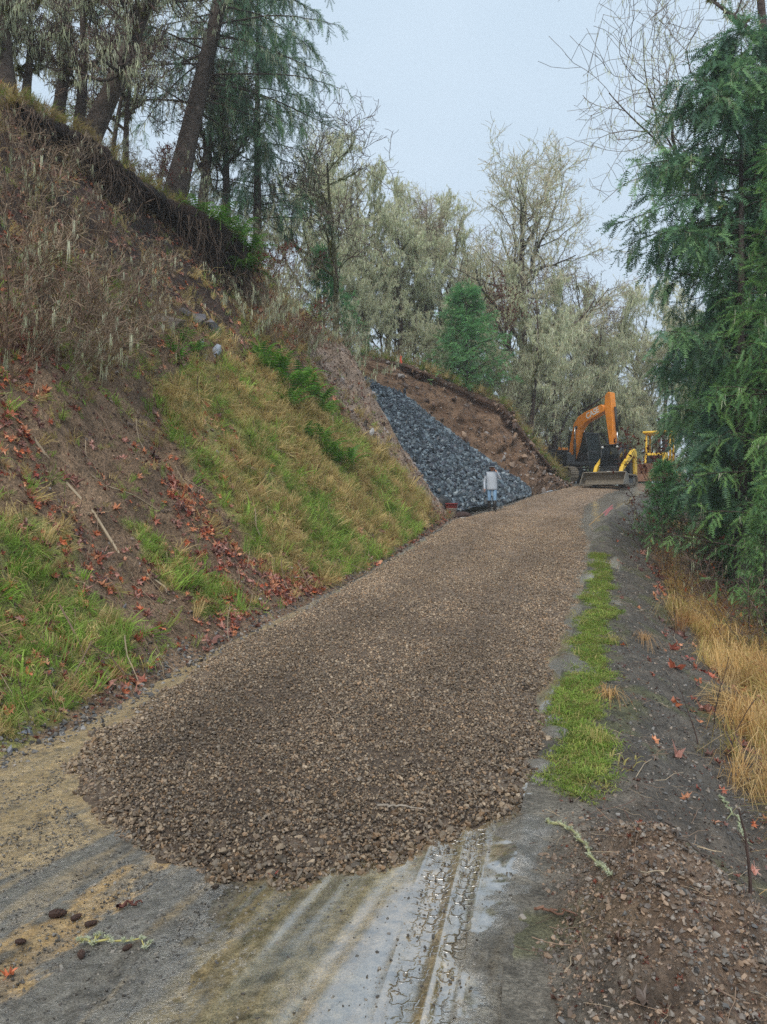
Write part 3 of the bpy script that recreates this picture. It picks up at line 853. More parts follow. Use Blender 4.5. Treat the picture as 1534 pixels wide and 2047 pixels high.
LEAFZ = [([(-200, 640), (60, 600), (130, 720), (120, 860), (60, 900), (-200, 900)], .75), ([(-100, 850), (110, 880), (260, 1180), (340, 1330), (220, 1420), (60, 1440), (-200, 1500)], .55),
         ([(150, 850), (300, 900), (470, 1060), (560, 1180), (620, 1180), (500, 1260), (380, 1330), (250, 1200)], .6), ([(0, 470), (160, 460), (180, 640), (-50, 640)], .3), ([(470, 600), (640, 640), (690, 700), (560, 690)], .35),
         ([(560, 1150), (660, 1160), (640, 1190), (520, 1230)], .8)]
x, y, z, px, py, u = surf_points(90000, 0, 9, 4.2, 25)
pr = np.full(len(x), .07)
for poly, w in LEAFZ: pr = np.maximum(pr, w * zone(px, py, poly, 30, 75))
pr = pr * (.25 + 1.3 * sstep(.35, .65, fbm(x * 1.5, y * 1.5, 3, 76)))
pr = np.where(zone(px, py, SCREE), pr * .1, pr)
k = (RNG.uniform(0, 1, len(x)) < pr * np.clip(y / 16, .35, 1.0)) & (px > -60) & (px < 1000)
x, y, z = x[k], y[k], z[k]
# the verge too, among the dry grass
n = 420
yv = 3 + 17 * RNG.uniform(0, 1, n) ** 1.4; v = np.clip(RNG.normal(1.75, .45, n), .6, 3.5); xv = XR(yv) + v
x = np.concatenate([x, xv]); y = np.concatenate([y, yv]); z = np.concatenate([z, verge_z(xv, yv)])
n = len(x); s = .150 * np.exp(RNG.normal(0, .35, n)) * np.interp(y, [3, 5, 9, 18], [.34, .55, .85, 1.2])
rot = slope_align(x, y, H, n)
lc = LC[RNG.choice(9, n, p=[.11, .12, .13, .10, .19, .16, .10, .06, .03])] * RNG.uniform(.55, 1.1, (n, 1))
lp = np.stack([x, y, z + .025], 1)
bo = np.argsort(-s / y)
for j in bo[:300]:
    o = link('leaf', leaf_meshes[j % 6], hillside if x[j] < XL(y[j]) else verge, tuple(lp[j])); o.scale = (s[j],) * 3
    o.rotation_euler = tuple(rot[j]); o.color = (*lc[j], 1)
r = bo[300:]
scatter('leaf_litter', lp[r], rot[r], np.repeat(s[r][:, None], 3, 1), RNG.integers(0, 6, len(r)), leaf_protos, lc[r],
        label='fallen orange brown maple leaves scattered over the bank', cat='leaves')
print('leaves', n)

# ================================================================ grass
def tuft(seed, nb, hgt, spread, width, bend, mat):
    r = np.random.default_rng(seed); mb = MB()
    for i in range(nb):
        a = r.uniform(0, 6.283); lean = r.uniform(.1, 1) * spread; h = hgt * r.uniform(.5, 1.1); w = width * r.uniform(.6, 1.2)
        d = np.array([math.cos(a), math.sin(a), 0]); s = np.array([-d[1], d[0], 0])
        b0 = d * r.uniform(0, .06) + s * r.uniform(-.05, .05)
        p = [b0, b0 + d * lean * .35 * h + np.array([0, 0, h * .55]), b0 + d * lean * h * .9 + np.array([0, 0, h * (.9 - bend * lean * .3)]), b0 + d * lean * h * 1.45 + np.array([0, 0, h * (.9 - bend * lean * .75)])]
        ww = [w, w * .9, w * .6, 0.001]
        v = [];
        for q, k in zip(p, ww): v += [q - s * k, q + s * k]
        mb.add(v, [[0, 1, 3, 2], [2, 3, 5, 4], [4, 5, 7, 6]], (.3, .4, .1))
    return mb.mesh('tuft', mat)
short = [tuft(500 + k, 16, .13, .8, .0045, .6, M['i_grass']) for k in range(5)]
longg = [tuft(520 + k, 18, .34, .75, .005, 1.0, M['i_grass']) for k in range(5)]
mossy = [tuft(540 + k, 26, .020, 1.6, .0022, .4, M['i_grass']) for k in range(4)]
GRN = np.array([srgb(128, 160, 66), srgb(112, 140, 60), srgb(152, 178, 84), srgb(150, 156, 90)])
DRY = np.array([srgb(186, 166, 112), srgb(168, 146, 100), srgb(204, 182, 130), srgb(158, 148, 94)])
STRAW = np.array([srgb(198, 164, 108), srgb(180, 144, 92), srgb(214, 184, 132), srgb(164, 122, 80), srgb(172, 158, 92)])
x, y, z, px, py, u = surf_points(80000, .12, 9.5, 4.0, 25.5)
pr = np.where(py < 760, .18, .10); pr = np.where(zone(px, py, HOLLOW_SHADE, 24, 66), .05, pr)
for zi, w in zip(GRASS_ZONES, (.95, .8, .9, .8)): pr = np.maximum(pr, w * zone(px, py, zi, 30))
pr = np.where(zone(px, py, SCREE), .03, pr); pr = np.where(zone(px, py, DARKSOIL, 20) & (pr < .5), .04, pr)
pr = pr * (.3 + 1.1 * sstep(.3, .6, fbm(x * 2, y * 2, 3, 121)))
k = (RNG.uniform(0, 1, len(x)) < pr) & (px > -80)
x, y, z, px, py = x[k], y[k], z[k], px[k], py[k]; n = len(x)
g = sstep(.46, .56, fbm(x * .9 + 5, y * .9, 3, 122) + .16 * (sstep(1000, 1120, py)) + .12 * ((px < 420) & (py > 1040)) - .05)
isg = RNG.uniform(0, 1, n) < .12 + .62 * g
tint = np.where(isg[:, None], GRN[RNG.integers(0, 4, n)], DRY[RNG.integers(0, 4, n)]) * RNG.uniform(.65, 1.15, (n, 1))
rot = np.stack([RNG.normal(.0, .45, n), RNG.normal(.55, .40, n), RNG.uniform(-2.2, 2.2, n)], 1)          # leaning out from the slope
s = np.exp(RNG.normal(0, .28, n)) * np.interp(y, [4, 10, 22], [.46, .58, .85])
iv = RNG.integers(0, 5, n) + np.where(RNG.uniform(0, 1, n) < .38, 5, 0)
scatter('grass', np.stack([x, y, z - .01], 1), rot, np.repeat(s[:, None], 3, 1), iv, short + longg, tint,
        label='green and tan winter grass growing on the cut bank', cat='grass')
print('grass', n)
# moss strip and thin grass along the verge
n = 34000
y = 4.1 + 13 * RNG.uniform(0, 1, n) ** 1.4; v = RNG.uniform(-.02, .75, n); x = XR(y) + v
wv = v + .45 * (fbm(x * 2, y * 2, 4, 81) - .5)
pr = sstep(.0, .25, wv) * (1 - sstep(.28, .48, wv)) * sstep(.22, .48, fbm(x * 5, y * 5, 3, 83)) * (.5 + .5 * sstep(.3, .5, fbm(x * 1.2, y * 1.2, 3, 85))) * sstep(4.2, 5.2, y + .8 * (fbm(x * 2, y * 2, 3, 81) - .5))
k = RNG.uniform(0, 1, n) < pr; x, y = x[k], y[k]; n = len(x)
tint = np.array([srgb(122, 146, 62), srgb(106, 130, 58), srgb(146, 156, 80), srgb(140, 132, 80)])[RNG.integers(0, 4, n)] * RNG.uniform(.7, 1.2, (n, 1))
scatter('moss', np.stack([x, y, verge_z(x, y) - .004], 1), lying_rot(n, .2), np.repeat(np.exp(RNG.normal(0, .3, n))[:, None], 3, 1), RNG.integers(0, 4, n), mossy, tint,
        label='bright green mossy strip along the edge of the gravel road', cat='moss')
# straw-coloured grass on the outer verge
strw = [tuft(560 + k, 34, .38, 1.1, .0026, 1.5, M['i_grass']) for k in range(6)]
n = 5200
y = 4.3 + 26 * RNG.uniform(0, 1, n) ** 1.5; v = RNG.uniform(.5, 5.0, n); x = XR(y) + v
pr = sstep(1.45, 2.3, v + .8 * (fbm(x, y, 3, 131) - .5)) * (1 - sstep(3.2, 4.6, v)) * (.25 + sstep(.35, .6, fbm(x * .9, y * .9, 3, 132)))
k = RNG.uniform(0, 1, n) < pr; x, y = x[k], y[k]; n = len(x)
tint = STRAW[RNG.integers(0, 5, n)] * RNG.uniform(.6, 1.1, (n, 1))
scatter('dry_grass', np.stack([x, y, verge_z(x, y) - .01], 1), lying_rot(n, .18), np.repeat((1.05 * np.exp(RNG.normal(0, .25, n)))[:, None], 3, 1), RNG.integers(0, 6, n), strw, tint,
        label='straw coloured dry grass along the outer verge', cat='grass')
# tufts standing alone on the gravel verge: each a thing
verge_tuft = [tuft(580 + k, 90, .17, 1.5, .0018, 1.6, mat_plain('straw_tuft_%d' % k, tuple(c), .7, 0, .2, 30)) for k, c in enumerate((srgb(190, 150, 96), srgb(160, 150, 86), srgb(176, 138, 92)))]
for px, py, k, lab in ((1215, 1395, 0, 'tan grass tuft beside the mossy strip, nearest pale clump'), (1225, 1285, 1, 'rounded olive grass tuft on the verge gravel behind the tan clump'), (1285, 1280, 2, 'small domed dry tuft on the dark gravel slope'), (1195, 1490, 1, 'low olive tuft at the near end of the moss')):
    p = hit(px, py)
    o = link('grass_tuft', verge_tuft[k], None, tuple(p)); tag(o, lab, 'grass tuft', 'lone tufts on the verge gravel')

# small debris: broken leaves and bark bits over the soil, short dead twigs
x, y, z, px, py, u = surf_points(48000, 0, 10, 4.2, 25.4)
k = (px > -60) & (RNG.uniform(0, 1, len(x)) < np.where(zone(px, py, GRASS_ZONES[0], 26), .35, .8)); x, y, z = x[k], y[k], z[k]; n = len(x)
DBC = np.array([srgb(120, 88, 76), srgb(88, 66, 58), srgb(148, 116, 98), srgb(140, 80, 62), srgb(104, 96, 84), srgb(160, 140, 128)])
s = .055 * np.exp(RNG.normal(0, .35, n)) * np.interp(y, [4, 12, 25], [.7, 1, 1.5])
DBn = 9000
yv = 2.3 + 12 * RNG.uniform(0, 1, DBn) ** 1.6; xv = XR(yv) + RNG.uniform(.15, 3, DBn)
scatter('leaf_debris', np.stack([xv, yv, verge_z(xv, yv) + .004], 1), lying_rot(DBn, .4), np.repeat((.022 * np.exp(RNG.normal(0, .4, DBn)))[:, None], 3, 1), RNG.integers(0, 6, DBn), leaf_protos, DBC[RNG.integers(0, 6, DBn)] * RNG.uniform(.3, .8, (DBn, 1)), parent=verge)
scatter('leaf_debris', np.stack([x, y, z + .012], 1), np.stack([RNG.normal(0, .5, n), RNG.normal(.75, .5, n), RNG.uniform(0, 6.28, n)], 1), np.repeat(s[:, None], 3, 1), RNG.integers(0, 6, n), leaf_protos, DBC[RNG.integers(0, 6, n)] * RNG.uniform(.5, 1.15, (n, 1)), parent=hillside)
def twig_mesh(seed):
    r = np.random.default_rng(seed); mb = MB(); P = np.cumsum(np.vstack([[-.5, 0, 0], np.stack([np.full(5, .2), r.normal(0, .04, 5), r.normal(0, .03, 5)], 1)]), 0)
    k4 = np.arange(4) / 4 * 6.283
    V = np.array([[p + .008 * (1 - .1 * i) * np.array([0, math.cos(a), math.sin(a)]) for a in k4] for i, p in enumerate(P)]); idx = np.arange(24).reshape(6, 4)
    mb.add(V.reshape(-1, 3), np.stack([idx[:-1], np.roll(idx[:-1], -1, 1), np.roll(idx[1:], -1, 1), idx[1:]], -1).reshape(-1, 4)); return mb.mesh('twig', M['i_root'])
twigs = [twig_mesh(600 + k) for k in range(4)]
x, y, z, px, py, u = surf_points(5000, 0, 10, 4.2, 25.4); n = len(x)
scatter('dead_twigs', np.stack([x, y, z + .03], 1), np.stack([RNG.normal(0, .5, n), RNG.normal(.8, .35, n), RNG.normal(0, .8, n)], 1), np.repeat((.35 * np.exp(RNG.normal(0, .5, n)))[:, None], 3, 1), RNG.integers(0, 4, n), twigs, np.array([srgb(128, 108, 92), srgb(92, 74, 66), srgb(156, 140, 118)])[RNG.integers(0, 3, n)], parent=hillside)
n = 1500; y = 2.4 + 16 * RNG.uniform(0, 1, n) ** 1.5; x = XR(y) + RNG.uniform(.1, 3.4, n)
scatter('dead_twigs', np.stack([x, y, verge_z(x, y) + .01], 1), lying_rot(n, .15), np.repeat((.16 * np.exp(RNG.normal(0, .5, n)))[:, None], 3, 1), RNG.integers(0, 4, n), twigs, np.array([srgb(128, 108, 92), srgb(92, 74, 66), srgb(156, 140, 118)])[RNG.integers(0, 3, n)], parent=verge)

# roots hanging under the overhanging turf
EDGE = np.array([[0, 186], [80, 240], [150, 300], [230, 335], [330, 385], [400, 430], [450, 480], [520, 550], [590, 620], [650, 665], [690, 690]])
# ================================================================ plants with stems: growing skeletons
def unit(v): return v / (np.linalg.norm(v, axis=-1, keepdims=True) + 1e-9)

def tubes(mb, P, R, k, col, var=.25, mat=0, rng=RNG):
    """P (m,n,3) centre lines, R (m,n) radii -> k-sided tubes"""
    P = np.asarray(P, float); R = np.asarray(R, float)
    m, n, _ = P.shape
    if m == 0: return
    Tn = unit(np.gradient(P, axis=1))
    mt = np.abs(unit(P[:, -1] - P[:, 0]))
    ref = np.eye(3)[np.argmin(mt, 1)][:, None, :] * np.ones((1, n, 1))
    A_ = unit(np.cross(Tn, ref)); B_ = np.cross(Tn, A_)
    th = np.arange(k) / k * 2 * math.pi
    V = P[:, :, None] + R[:, :, None, None] * (np.cos(th)[None, None, :, None] * A_[:, :, None] + np.sin(th)[None, None, :, None] * B_[:, :, None])
    idx = np.arange(m * n * k).reshape(m, n, k)
    a = idx[:, :-1]; b = idx[:, 1:]
    f = np.stack([a, np.roll(a, -1, 2), np.roll(b, -1, 2), b], -1).reshape(-1, 4)
    c = np.asarray(col) * (1 + var * rng.uniform(-1, 1, (m, n, 1, 1))) * (1 + .15 * rng.uniform(-1, 1, (m, n, k, 1)))
    mb.add(V.reshape(-1, 3), f, np.broadcast_to(c, (m, n, k, 3)).reshape(-1, 3), mat)

def walk(start, d, length, npts, wig, trop, rng):
    """wiggling paths from start (m,3) along d, bent by trop (0,0,z)"""
    m = len(start); step = (length / (npts - 1))[:, None]
    P = [start]; d = unit(d)
    for i in range(npts - 1):
        d = unit(d + rng.normal(0, wig, (m, 3)) + np.array([0, 0, 1.]) * (np.asarray(trop).reshape(-1, 1) if np.ndim(trop) else trop))
        P.append(P[-1] + d * step)
    return np.stack(P, 1)

def grow(P, R, c, t0, t1, ang, length, npts, wig, trop, rr, rng, lfall=.5, tip=.35):
    """c children on every parent path"""
    m, n, _ = P.shape
    t = (np.arange(c)[None] + rng.uniform(.1, .9, (m, c))) / c * (t1 - t0) + t0
    f = t * (n - 1); i0 = np.clip(f.astype(int), 0, n - 2); fr = (f - i0)[..., None]
    rowi = np.arange(m)[:, None]
    S = P[rowi, i0] * (1 - fr) + P[rowi, i0 + 1] * fr
    Tn = unit(P[rowi, i0 + 1] - P[rowi, i0])
    rad = R[rowi, i0] * (1 - fr[..., 0]) + R[rowi, i0 + 1] * fr[..., 0]
    pr = rng.normal(size=(m, c, 3)); pr = unit(pr - (pr * Tn).sum(-1, keepdims=True) * Tn)
    a = np.radians(ang) * rng.uniform(.7, 1.3, (m, c, 1))
    d = Tn * np.cos(a) + pr * np.sin(a)
    L = length * rng.uniform(.6, 1.3, (m, c)) * (1 - lfall * (t - t0) / max(t1 - t0, 1e-3))
    S, d, L, rad = S.reshape(-1, 3), d.reshape(-1, 3), L.ravel(), rad.ravel()
    Q = walk(S, d, L, npts, wig, trop, rng)
    r0 = rad * rr
    RR = r0[:, None] * np.linspace(1, tip, npts)[None]
    return Q, RR

def strands(mb, P, n, lmin, lmax, w, cols, rng, zmin=None, sway=.12, mat=0, k=1, spread=.03):
    """tufts of lichen hanging from the paths: n tufts of k fine tapering ribbons"""
    P = P.reshape(-1, P.shape[1], 3)
    if n <= 0 or len(P) == 0: return
    i = rng.integers(0, len(P), n); f = rng.uniform(0, P.shape[1] - 1.001, n); j = f.astype(int); fr = (f - j)[:, None]
    S = P[i, j] * (1 - fr) + P[i, j + 1] * fr
    L = lmin * (lmax / lmin) ** rng.uniform(0, 1, n) ** 1.5
    c = np.asarray(cols)[rng.integers(0, len(cols), n)] * rng.uniform(.75, 1.2, (n, 1))
    if k > 1:
        S = np.repeat(S, k, 0) + rng.normal(0, spread, (n * k, 3)); L = np.repeat(L, k) * rng.uniform(.35, 1.1, n * k)
        c = np.repeat(c, k, 0) * rng.uniform(.85, 1.15, (n * k, 1)); n = n * k
    a = rng.uniform(0, 6.283, n); wv = np.stack([np.cos(a), np.sin(a), 0 * a], 1) * (w * rng.uniform(.5, 1.4, n))[:, None]
    dr = rng.normal(0, sway, (n, 3)); dr[:, 2] = -1
    m1 = S + dr * (L * .5)[:, None]; e = S + (dr + rng.normal(0, sway, (n, 3)) * [1, 1, 0]) * L[:, None]
    V = np.stack([S - wv * .6, S + wv * .6, m1 + wv * .7, m1 - wv * .7, e], 1)
    b = np.arange(n)[:, None] * 5
    mb.add(V.reshape(-1, 3), np.concatenate([b + [0, 1, 2], b + [0, 2, 3], b + [3, 2, 4]]), np.repeat(c, 5, 0), mat)

LICH = np.array([srgb(212, 216, 182), srgb(196, 204, 168), srgb(222, 224, 198), srgb(186, 194, 168)])
MOSS = np.array([srgb(112, 112, 48), srgb(92, 98, 44), srgb(132, 126, 62)])
BARK = srgb(78, 66, 60); TWIG = srgb(96, 78, 72); DBARK = srgb(84, 74, 68)

def oak_meshes(name, seed, h, r, limbs=6, lean=(0, 0), fork=.32, spread=.42, lich=6000, detail=1.0, lw=.035, llen=(.15, .6), moss=2500, twig=TWIG, bark=BARK, cut=None, tdens=1.0, limb0=.3, upright=.10, k=2, rmin=1.0):
    """a bare, lichen-hung oak: trunk and limbs in one mesh, twigs and lichen in the crown; base at the origin"""
    rng = np.random.default_rng(seed)
    tn = 12
    t = np.linspace(0, 1, tn)
    trunk = np.stack([lean[0] * h * t + .02 * h * np.sin(t * 5 + seed) * t, lean[1] * h * t + .02 * h * np.cos(t * 4 + seed) * t, h * .82 * t], 1)[None]
    tr = (r * (1 - .75 * t) + r * .35 * np.exp(-t * 14))[None]
    L1, R1 = grow(trunk, tr, limbs, limb0, 1.0, 48, h * spread, 10, .17, upright, .62, rng, .45, .3)
    L2, R2 = grow(L1, R1, 6, .22, 1.0, 50, h * .20, 8, .24, .09, .6, rng, .35, .35)
    L3, R3 = grow(L2, R2, max(2, int(5 * tdens)), .2, 1.0, 52, h * .095, 6, .28, .08, .6, rng, .3, .4)
    L4, R4 = grow(L3, R3, max(2, int(6 * detail * tdens)), .15, 1.0, 55, h * .05, 4, .3, .06, .6, rng, .3, .4)
    R3 = np.maximum(R3, .010 * rmin); R4 = np.maximum(R4, .0075 * rmin)
    mb = MB()
    tubes(mb, trunk, tr, 9, bark, .2, 0, rng); tubes(mb, L1, R1, 6, bark, .2, 0, rng); tubes(mb, L2, R2, 5, bark, .2, 0, rng)
    if moss:
        strands(mb, np.concatenate([trunk[:, ::2][:, :6], *[L1[:, 2:8]]]) + rng.normal(0, r * .45, (len(L1) + 1, 6, 3)), moss, .04, .14, .03, MOSS, rng, sway=.5, mat=1)
        strands(mb, L1, moss // 3, .05, .25, .012, LICH, rng, sway=.3, mat=1, k=3)
    tm = mb.mesh(name + '_trunk', [M['bark'], M['lichen']], True)
    mb = MB()
    tubes(mb, L3, R3, 4, twig, .3, 0, rng); tubes(mb, L4, R4, 3, twig, .3, 0, rng)
    n3 = int(lich * .45); n2 = int(lich * .25)
    strands(mb, L4, lich - n3 - n2, llen[0] * .6, llen[1] * .6, lw, LICH, rng, mat=1, k=k)
    strands(mb, L3, n3, llen[0], llen[1], lw, LICH, rng, mat=1, k=k); strands(mb, L2, n2, llen[0], llen[1] * 1.2, lw * 1.2, LICH, rng, mat=1, k=k)
    cm = mb.mesh(name + '_crown', [M['twig'], M['lichen']], False)
    return tm, cm

def place_tree(name, meshes, loc, rz=0, s=1.0, label=None, cat='tree', group=None, parts=('trunk', 'crown'), sz=None):
    e = empty(name, loc, rz); e.scale = (s, s, sz or s)
    for pn, me in zip(parts, meshes):
        if me: link(pn, me, e)
    tag(e, label, cat, group)
    return e

# ---------------------------------------------------------------- fir
def spray_proto(npair=9, ln=.17, wd=.030, rng=RNG):
    V, Fc = [], []
    V += [[0, .012, 0], [0, -.012, 0], [1, 0, 0]]; Fc.append([0, 1, 2])
    for i in range(npair):
        x = .04 + .9 * i / npair; l = ln * (1 - .35 * i / npair)
        for s in (-1, 1):
            b = len(V)
            V += [[x, 0, 0], [x + wd * 2, 0, .0], [x + l * .75, s * l, .03 * ((i % 3) - 1)]]
            Fc.append([b, b + 1, b + 2])
    for i in range(2):
        x = .2 + .4 * i; b = len(V)
        V += [[x, 0, 0], [x + wd * 2, 0, 0], [x + ln * .7, .02, ln * .8]]; Fc.append([b, b + 1, b + 2])
    return np.array(V, float), np.array(Fc)

def bake(mb, pv, pf, S, X, L, cols, rng, roll=None, mat=0):
    """copies of a small shape laid along directions X from points S with length L, all in one crown mesh"""
    n = len(S); X = unit(X)
    up = np.array([0, 0, 1.]) + rng.normal(0, .45, (n, 3))
    Yv = unit(np.cross(up, X)); Zv_ = np.cross(X, Yv)
    V = S[:, None] + L[:, None, None] * (pv[None, :, 0:1] * X[:, None] + pv[None, :, 1:2] * Yv[:, None] + pv[None, :, 2:3] * Zv_[:, None])
    f = (np.arange(n)[:, None, None] * len(pv) + pf[None]).reshape(-1, 3)
    mb.add(V.reshape(-1, 3), f, np.repeat(cols, len(pv), 0), mat)

FIRC = np.array([srgb(104, 142, 106), srgb(92, 128, 102), srgb(122, 158, 108), srgb(84, 116, 98)])
FIRB = np.array([srgb(112, 154, 96), srgb(130, 170, 98), srgb(96, 138, 90)])
def fir_meshes(name, seed, h, r, b0, nbr, blen, droop, nlat, spl, cols, lean=(0, 0), lat_len=.45, hang=-.35, lich=0, az=None, top_open=0.0, sprays=7, up=.25, npair=8, ln=.18, wd=.03, taper=.85, bark=DBARK, profile=None):
    rng = np.random.default_rng(seed)
    t = np.linspace(0, 1, 14)
    trunk = np.stack([lean[0] * h * t, lean[1] * h * t, h * t], 1)[None]
    tr = (r * (1 - .93 * t) + .25 * r * np.exp(-t * 20))[None]
    tt = b0 + (1 - b0) * (np.arange(nbr) + rng.uniform(0, 1, nbr)) / nbr
    tt = np.clip(tt, 0, .995)
    S = np.stack([np.interp(tt, t, trunk[0, :, k]) for k in range(3)], 1)
    a = (rng.uniform(0, 6.283, nbr) if az is None else rng.uniform(az[0], az[1], nbr))
    prof = (1 - taper * ((tt - b0) / (1 - b0))) if profile is None else np.interp(tt, *profile)
    L = blen * prof * rng.uniform(.65, 1.15, nbr) * (1 - top_open * (rng.uniform(0, 1, nbr) < .4))
    d = np.stack([np.cos(a), np.sin(a), up * rng.uniform(.3, 1.3, nbr)], 1)
    B = walk(S, d, L, 10, .05, -droop * rng.uniform(.6, 1.3, nbr), rng)
    BR = (.007 + .0075 * L)[:, None] * np.linspace(1, .2, 10)[None]
    Q, QR = grow(B, BR, nlat, .12, 1.0, 58, lat_len, 6, .10, hang, .5, rng, .45, .4)
    # flatten side shoots towards the plane of the branch
    mb = MB(); tubes(mb, trunk, tr, 9, bark, .25, 0, rng); tubes(mb, B, BR, 4, bark, .25, 0, rng)
    if lich: strands(mb, trunk[:, :8], lich // 8, .08, .3, .03, LICH, rng, sway=.3, mat=1)
    tm = mb.mesh(name + '_trunk', [M['bark'], M['lichen']], True)
    mb = MB(); tubes(mb, Q, np.maximum(QR, .004), 3, srgb(74, 62, 50), .2, 0, rng)
    pv, pf = spray_proto(npair, ln, wd)
    m, n, _ = Q.shape
    f = np.concatenate([np.repeat(np.linspace(.1, .999, sprays)[None], m, 0)]) * (n - 1)
    i0 = np.clip(f.astype(int), 0, n - 2); fr = (f - i0)[..., None]; ri = np.arange(m)[:, None]
    SS_ = Q[ri, i0] * (1 - fr) + Q[ri, i0 + 1] * fr; TT_ = unit(Q[ri, i0 + 1] - Q[ri, i0])
    side = unit(np.cross(TT_, [0, 0, 1.])) * np.where(np.arange(sprays) % 2 == 0, 1, -1)[None, :, None]
    X = TT_ + side * rng.uniform(.35, .95, (m, sprays, 1)) + rng.normal(0, .18, TT_.shape) + np.array([0, 0, hang * .5])
    X[:, -1] = TT_[:, -1]
    tone = np.repeat(np.asarray(cols)[rng.integers(0, len(cols), m)] * rng.uniform(.75, 1.2, (m, 1)), sprays, 0) * rng.uniform(.85, 1.15, (m * sprays, 1))
    bake(mb, pv, pf, SS_.reshape(-1, 3), X.reshape(-1, 3), spl * rng.uniform(.7, 1.25, m * sprays), tone, rng, mat=1)
    # needles straight on the branch ends
    bs = B[:, 4:9].reshape(-1, 3); bx = unit(np.diff(B, axis=1))[:, 4:9].reshape(-1, 3)
    bake(mb, pv, pf, bs, bx + rng.normal(0, .25, bx.shape), np.full(len(bs), spl * 1.1), np.asarray(cols)[rng.integers(0, len(cols), len(bs))], rng, mat=1)
    if lich: strands(mb, B[:, 2:], lich // 3, .15, .7, .010, LICH, rng, mat=2, k=5); strands(mb, Q, lich // 2, .08, .4, .009, LICH, rng, mat=2, k=3)
    cm = mb.mesh(name + '_crown', [M['twig'], M['needle'], M['lichen']], False)
    return tm, cm

# ---------------------------------------------------------------- far wood: lichen-hung oaks above the earth cut and behind the machines
LTW = srgb(170, 160, 134)
OAK = [oak_meshes('oak_a', 1, 14, .30, 12, (.02, 0), lich=7000, lw=.014, llen=(.06, .30), moss=2600, spread=.34, k=3, twig=LTW, tdens=1.2, limb0=.35),
       oak_meshes('oak_b', 2, 13, .26, 7, (-.05, .02), lich=6000, lw=.014, llen=(.06, .30), moss=2600, spread=.36, k=3, twig=LTW),
       oak_meshes('oak_c', 3, 12, .22, 7, (.10, 0), lich=2200, lw=.014, llen=(.06, .25), moss=1400, spread=.44, twig=srgb(116, 92, 86)),
       oak_meshes('oak_d', 4, 9, .14, 8, (.03, .02), lich=10000, lw=.016, llen=(.10, .45), moss=1800, limb0=.10, spread=.36, k=3, twig=LTW)]
def gz(x, y):
    """height of whatever ground stands at (x, y) beyond the rock pile"""
    if y > 34 and x < 9.6:
        xs = float(np.clip(x, -21, 9.5)); c = cut_top_x(xs, 0)
        return c[2] + .10 * max(y - c[1], 0) if y > c[1] - .5 else c[2] - .3
    if x > XR(y): return float(max(verge_z(x, y), far_z(np.array(x), np.array(y))))
    return float(max(ZR(y), far_z(np.array(x), np.array(y))))
far_oaks = [  # variant, photograph x, distance, scale, turn, label
    (0, 1040, 47, 1.32, .3, 'tallest lichen covered oak, broad crown rising above the earth cut'),
    (2, 1120, 50, 1.35, 2.2, 'dark twisted oak with few lichens, just right of the tallest oak'),
    (2, 1195, 54, 1.25, 3.6, 'gnarled reddish barked oak standing against the sky behind the excavator boom'),
    (1, 890, 46, .98, 1.0, 'forked pale oak behind the small dense fir'),
    (2, 770, 44, .82, .2, 'dark branching oak leaning right above the rock pile top'),
    (3, 735, 41, 1.05, 1.4, 'shaggy pale lichen oak directly above the rock pile'),
    (3, 800, 42.5, 1.15, 4.0, 'bushy pale green oak between the orange stake and the small fir'),
    (3, 860, 45, 1.2, 2.9, 'thick lichen curtain oak just left of the small fir'),
    (3, 1060, 43, 1.15, 5.0, 'lichen draped oak at the top edge of the earth cut'),
    (3, 1110, 46, 1.25, .7, 'low lichen draped oak beside the excavator counterweight'),
    (3, 1160, 52, 1.45, 3.3, 'lichen draped oak directly behind the excavator boom'),
    (3, 1225, 53, 1.4, 1.9, 'lichen draped oak behind the excavator stick'),
    (0, 1275, 58, .95, 4.4, 'mossy oak glimpsed between excavator stick and big fir'),
    (1, 690, 44, .95, 2.4, 'pale mossy oak rising behind the scree nose'),
    (3, 640, 40, 1.2, 3.0, 'lichen oak just behind the brushy crest of the bank'),
    (1, 985, 54, 1.05, 5.4, 'slender oak crown behind and left of the tallest oak'),
    (3, 1330, 56, 1.5, .4, 'pale oak behind the yellow bulldozer'),
    (1, 1420, 50, 1.0, 1.2, 'pale oak seen through the big fir branches'),
    (3, 1490, 47, 1.3, 2.2, 'lichen oak low behind the right edge firs'),
    (3, 940, 50, 1.2, .2, 'pale oak thicket directly behind the small dense fir'),
]
for v, px, Y, s, rz, lab in far_oaks:
    X = (px - CX) / F * Y
    place_tree('oak_tree', OAK[v], (X, Y, gz(X, Y) - .15), rz, s, lab, 'tree', 'lichen hung oaks above the earth cut and behind the machines')

# thicket of young lichen-hung oaks under the crowns
for k, (px, Y, s) in enumerate([(700, 38.6, .55), (730, 42, .6), (765, 40.5, .5), (790, 44, .65), (825, 41, .5), (850, 47, .7), (880, 42, .5), (905, 48, .7), (975, 43, .55), (1000, 47, .7), (1035, 43, .5), (1060, 50, .75), (1085, 48, .6), (1115, 53, .75), (1140, 57, .8), (1180, 56, .75), (1210, 60, .85), (1240, 57, .8), (1262, 54, .7), (1300, 60, .8)]):
    X = (px - CX) / F * Y
    place_tree('oak_tree', OAK[3], (X, Y, gz(X, Y) - .35), k * 1.3, s, 'young lichen hung oak in the thicket behind the cut and clearing, %s from the left' % (['first', 'second', 'third', 'fourth', 'fifth', 'sixth', 'seventh', 'eighth', 'ninth', 'tenth', 'eleventh', 'twelfth', 'thirteenth', 'fourteenth', 'fifteenth', 'sixteenth', 'seventeenth', 'eighteenth', 'nineteenth', 'twentieth'][k]), 'tree', 'young oak thicket')
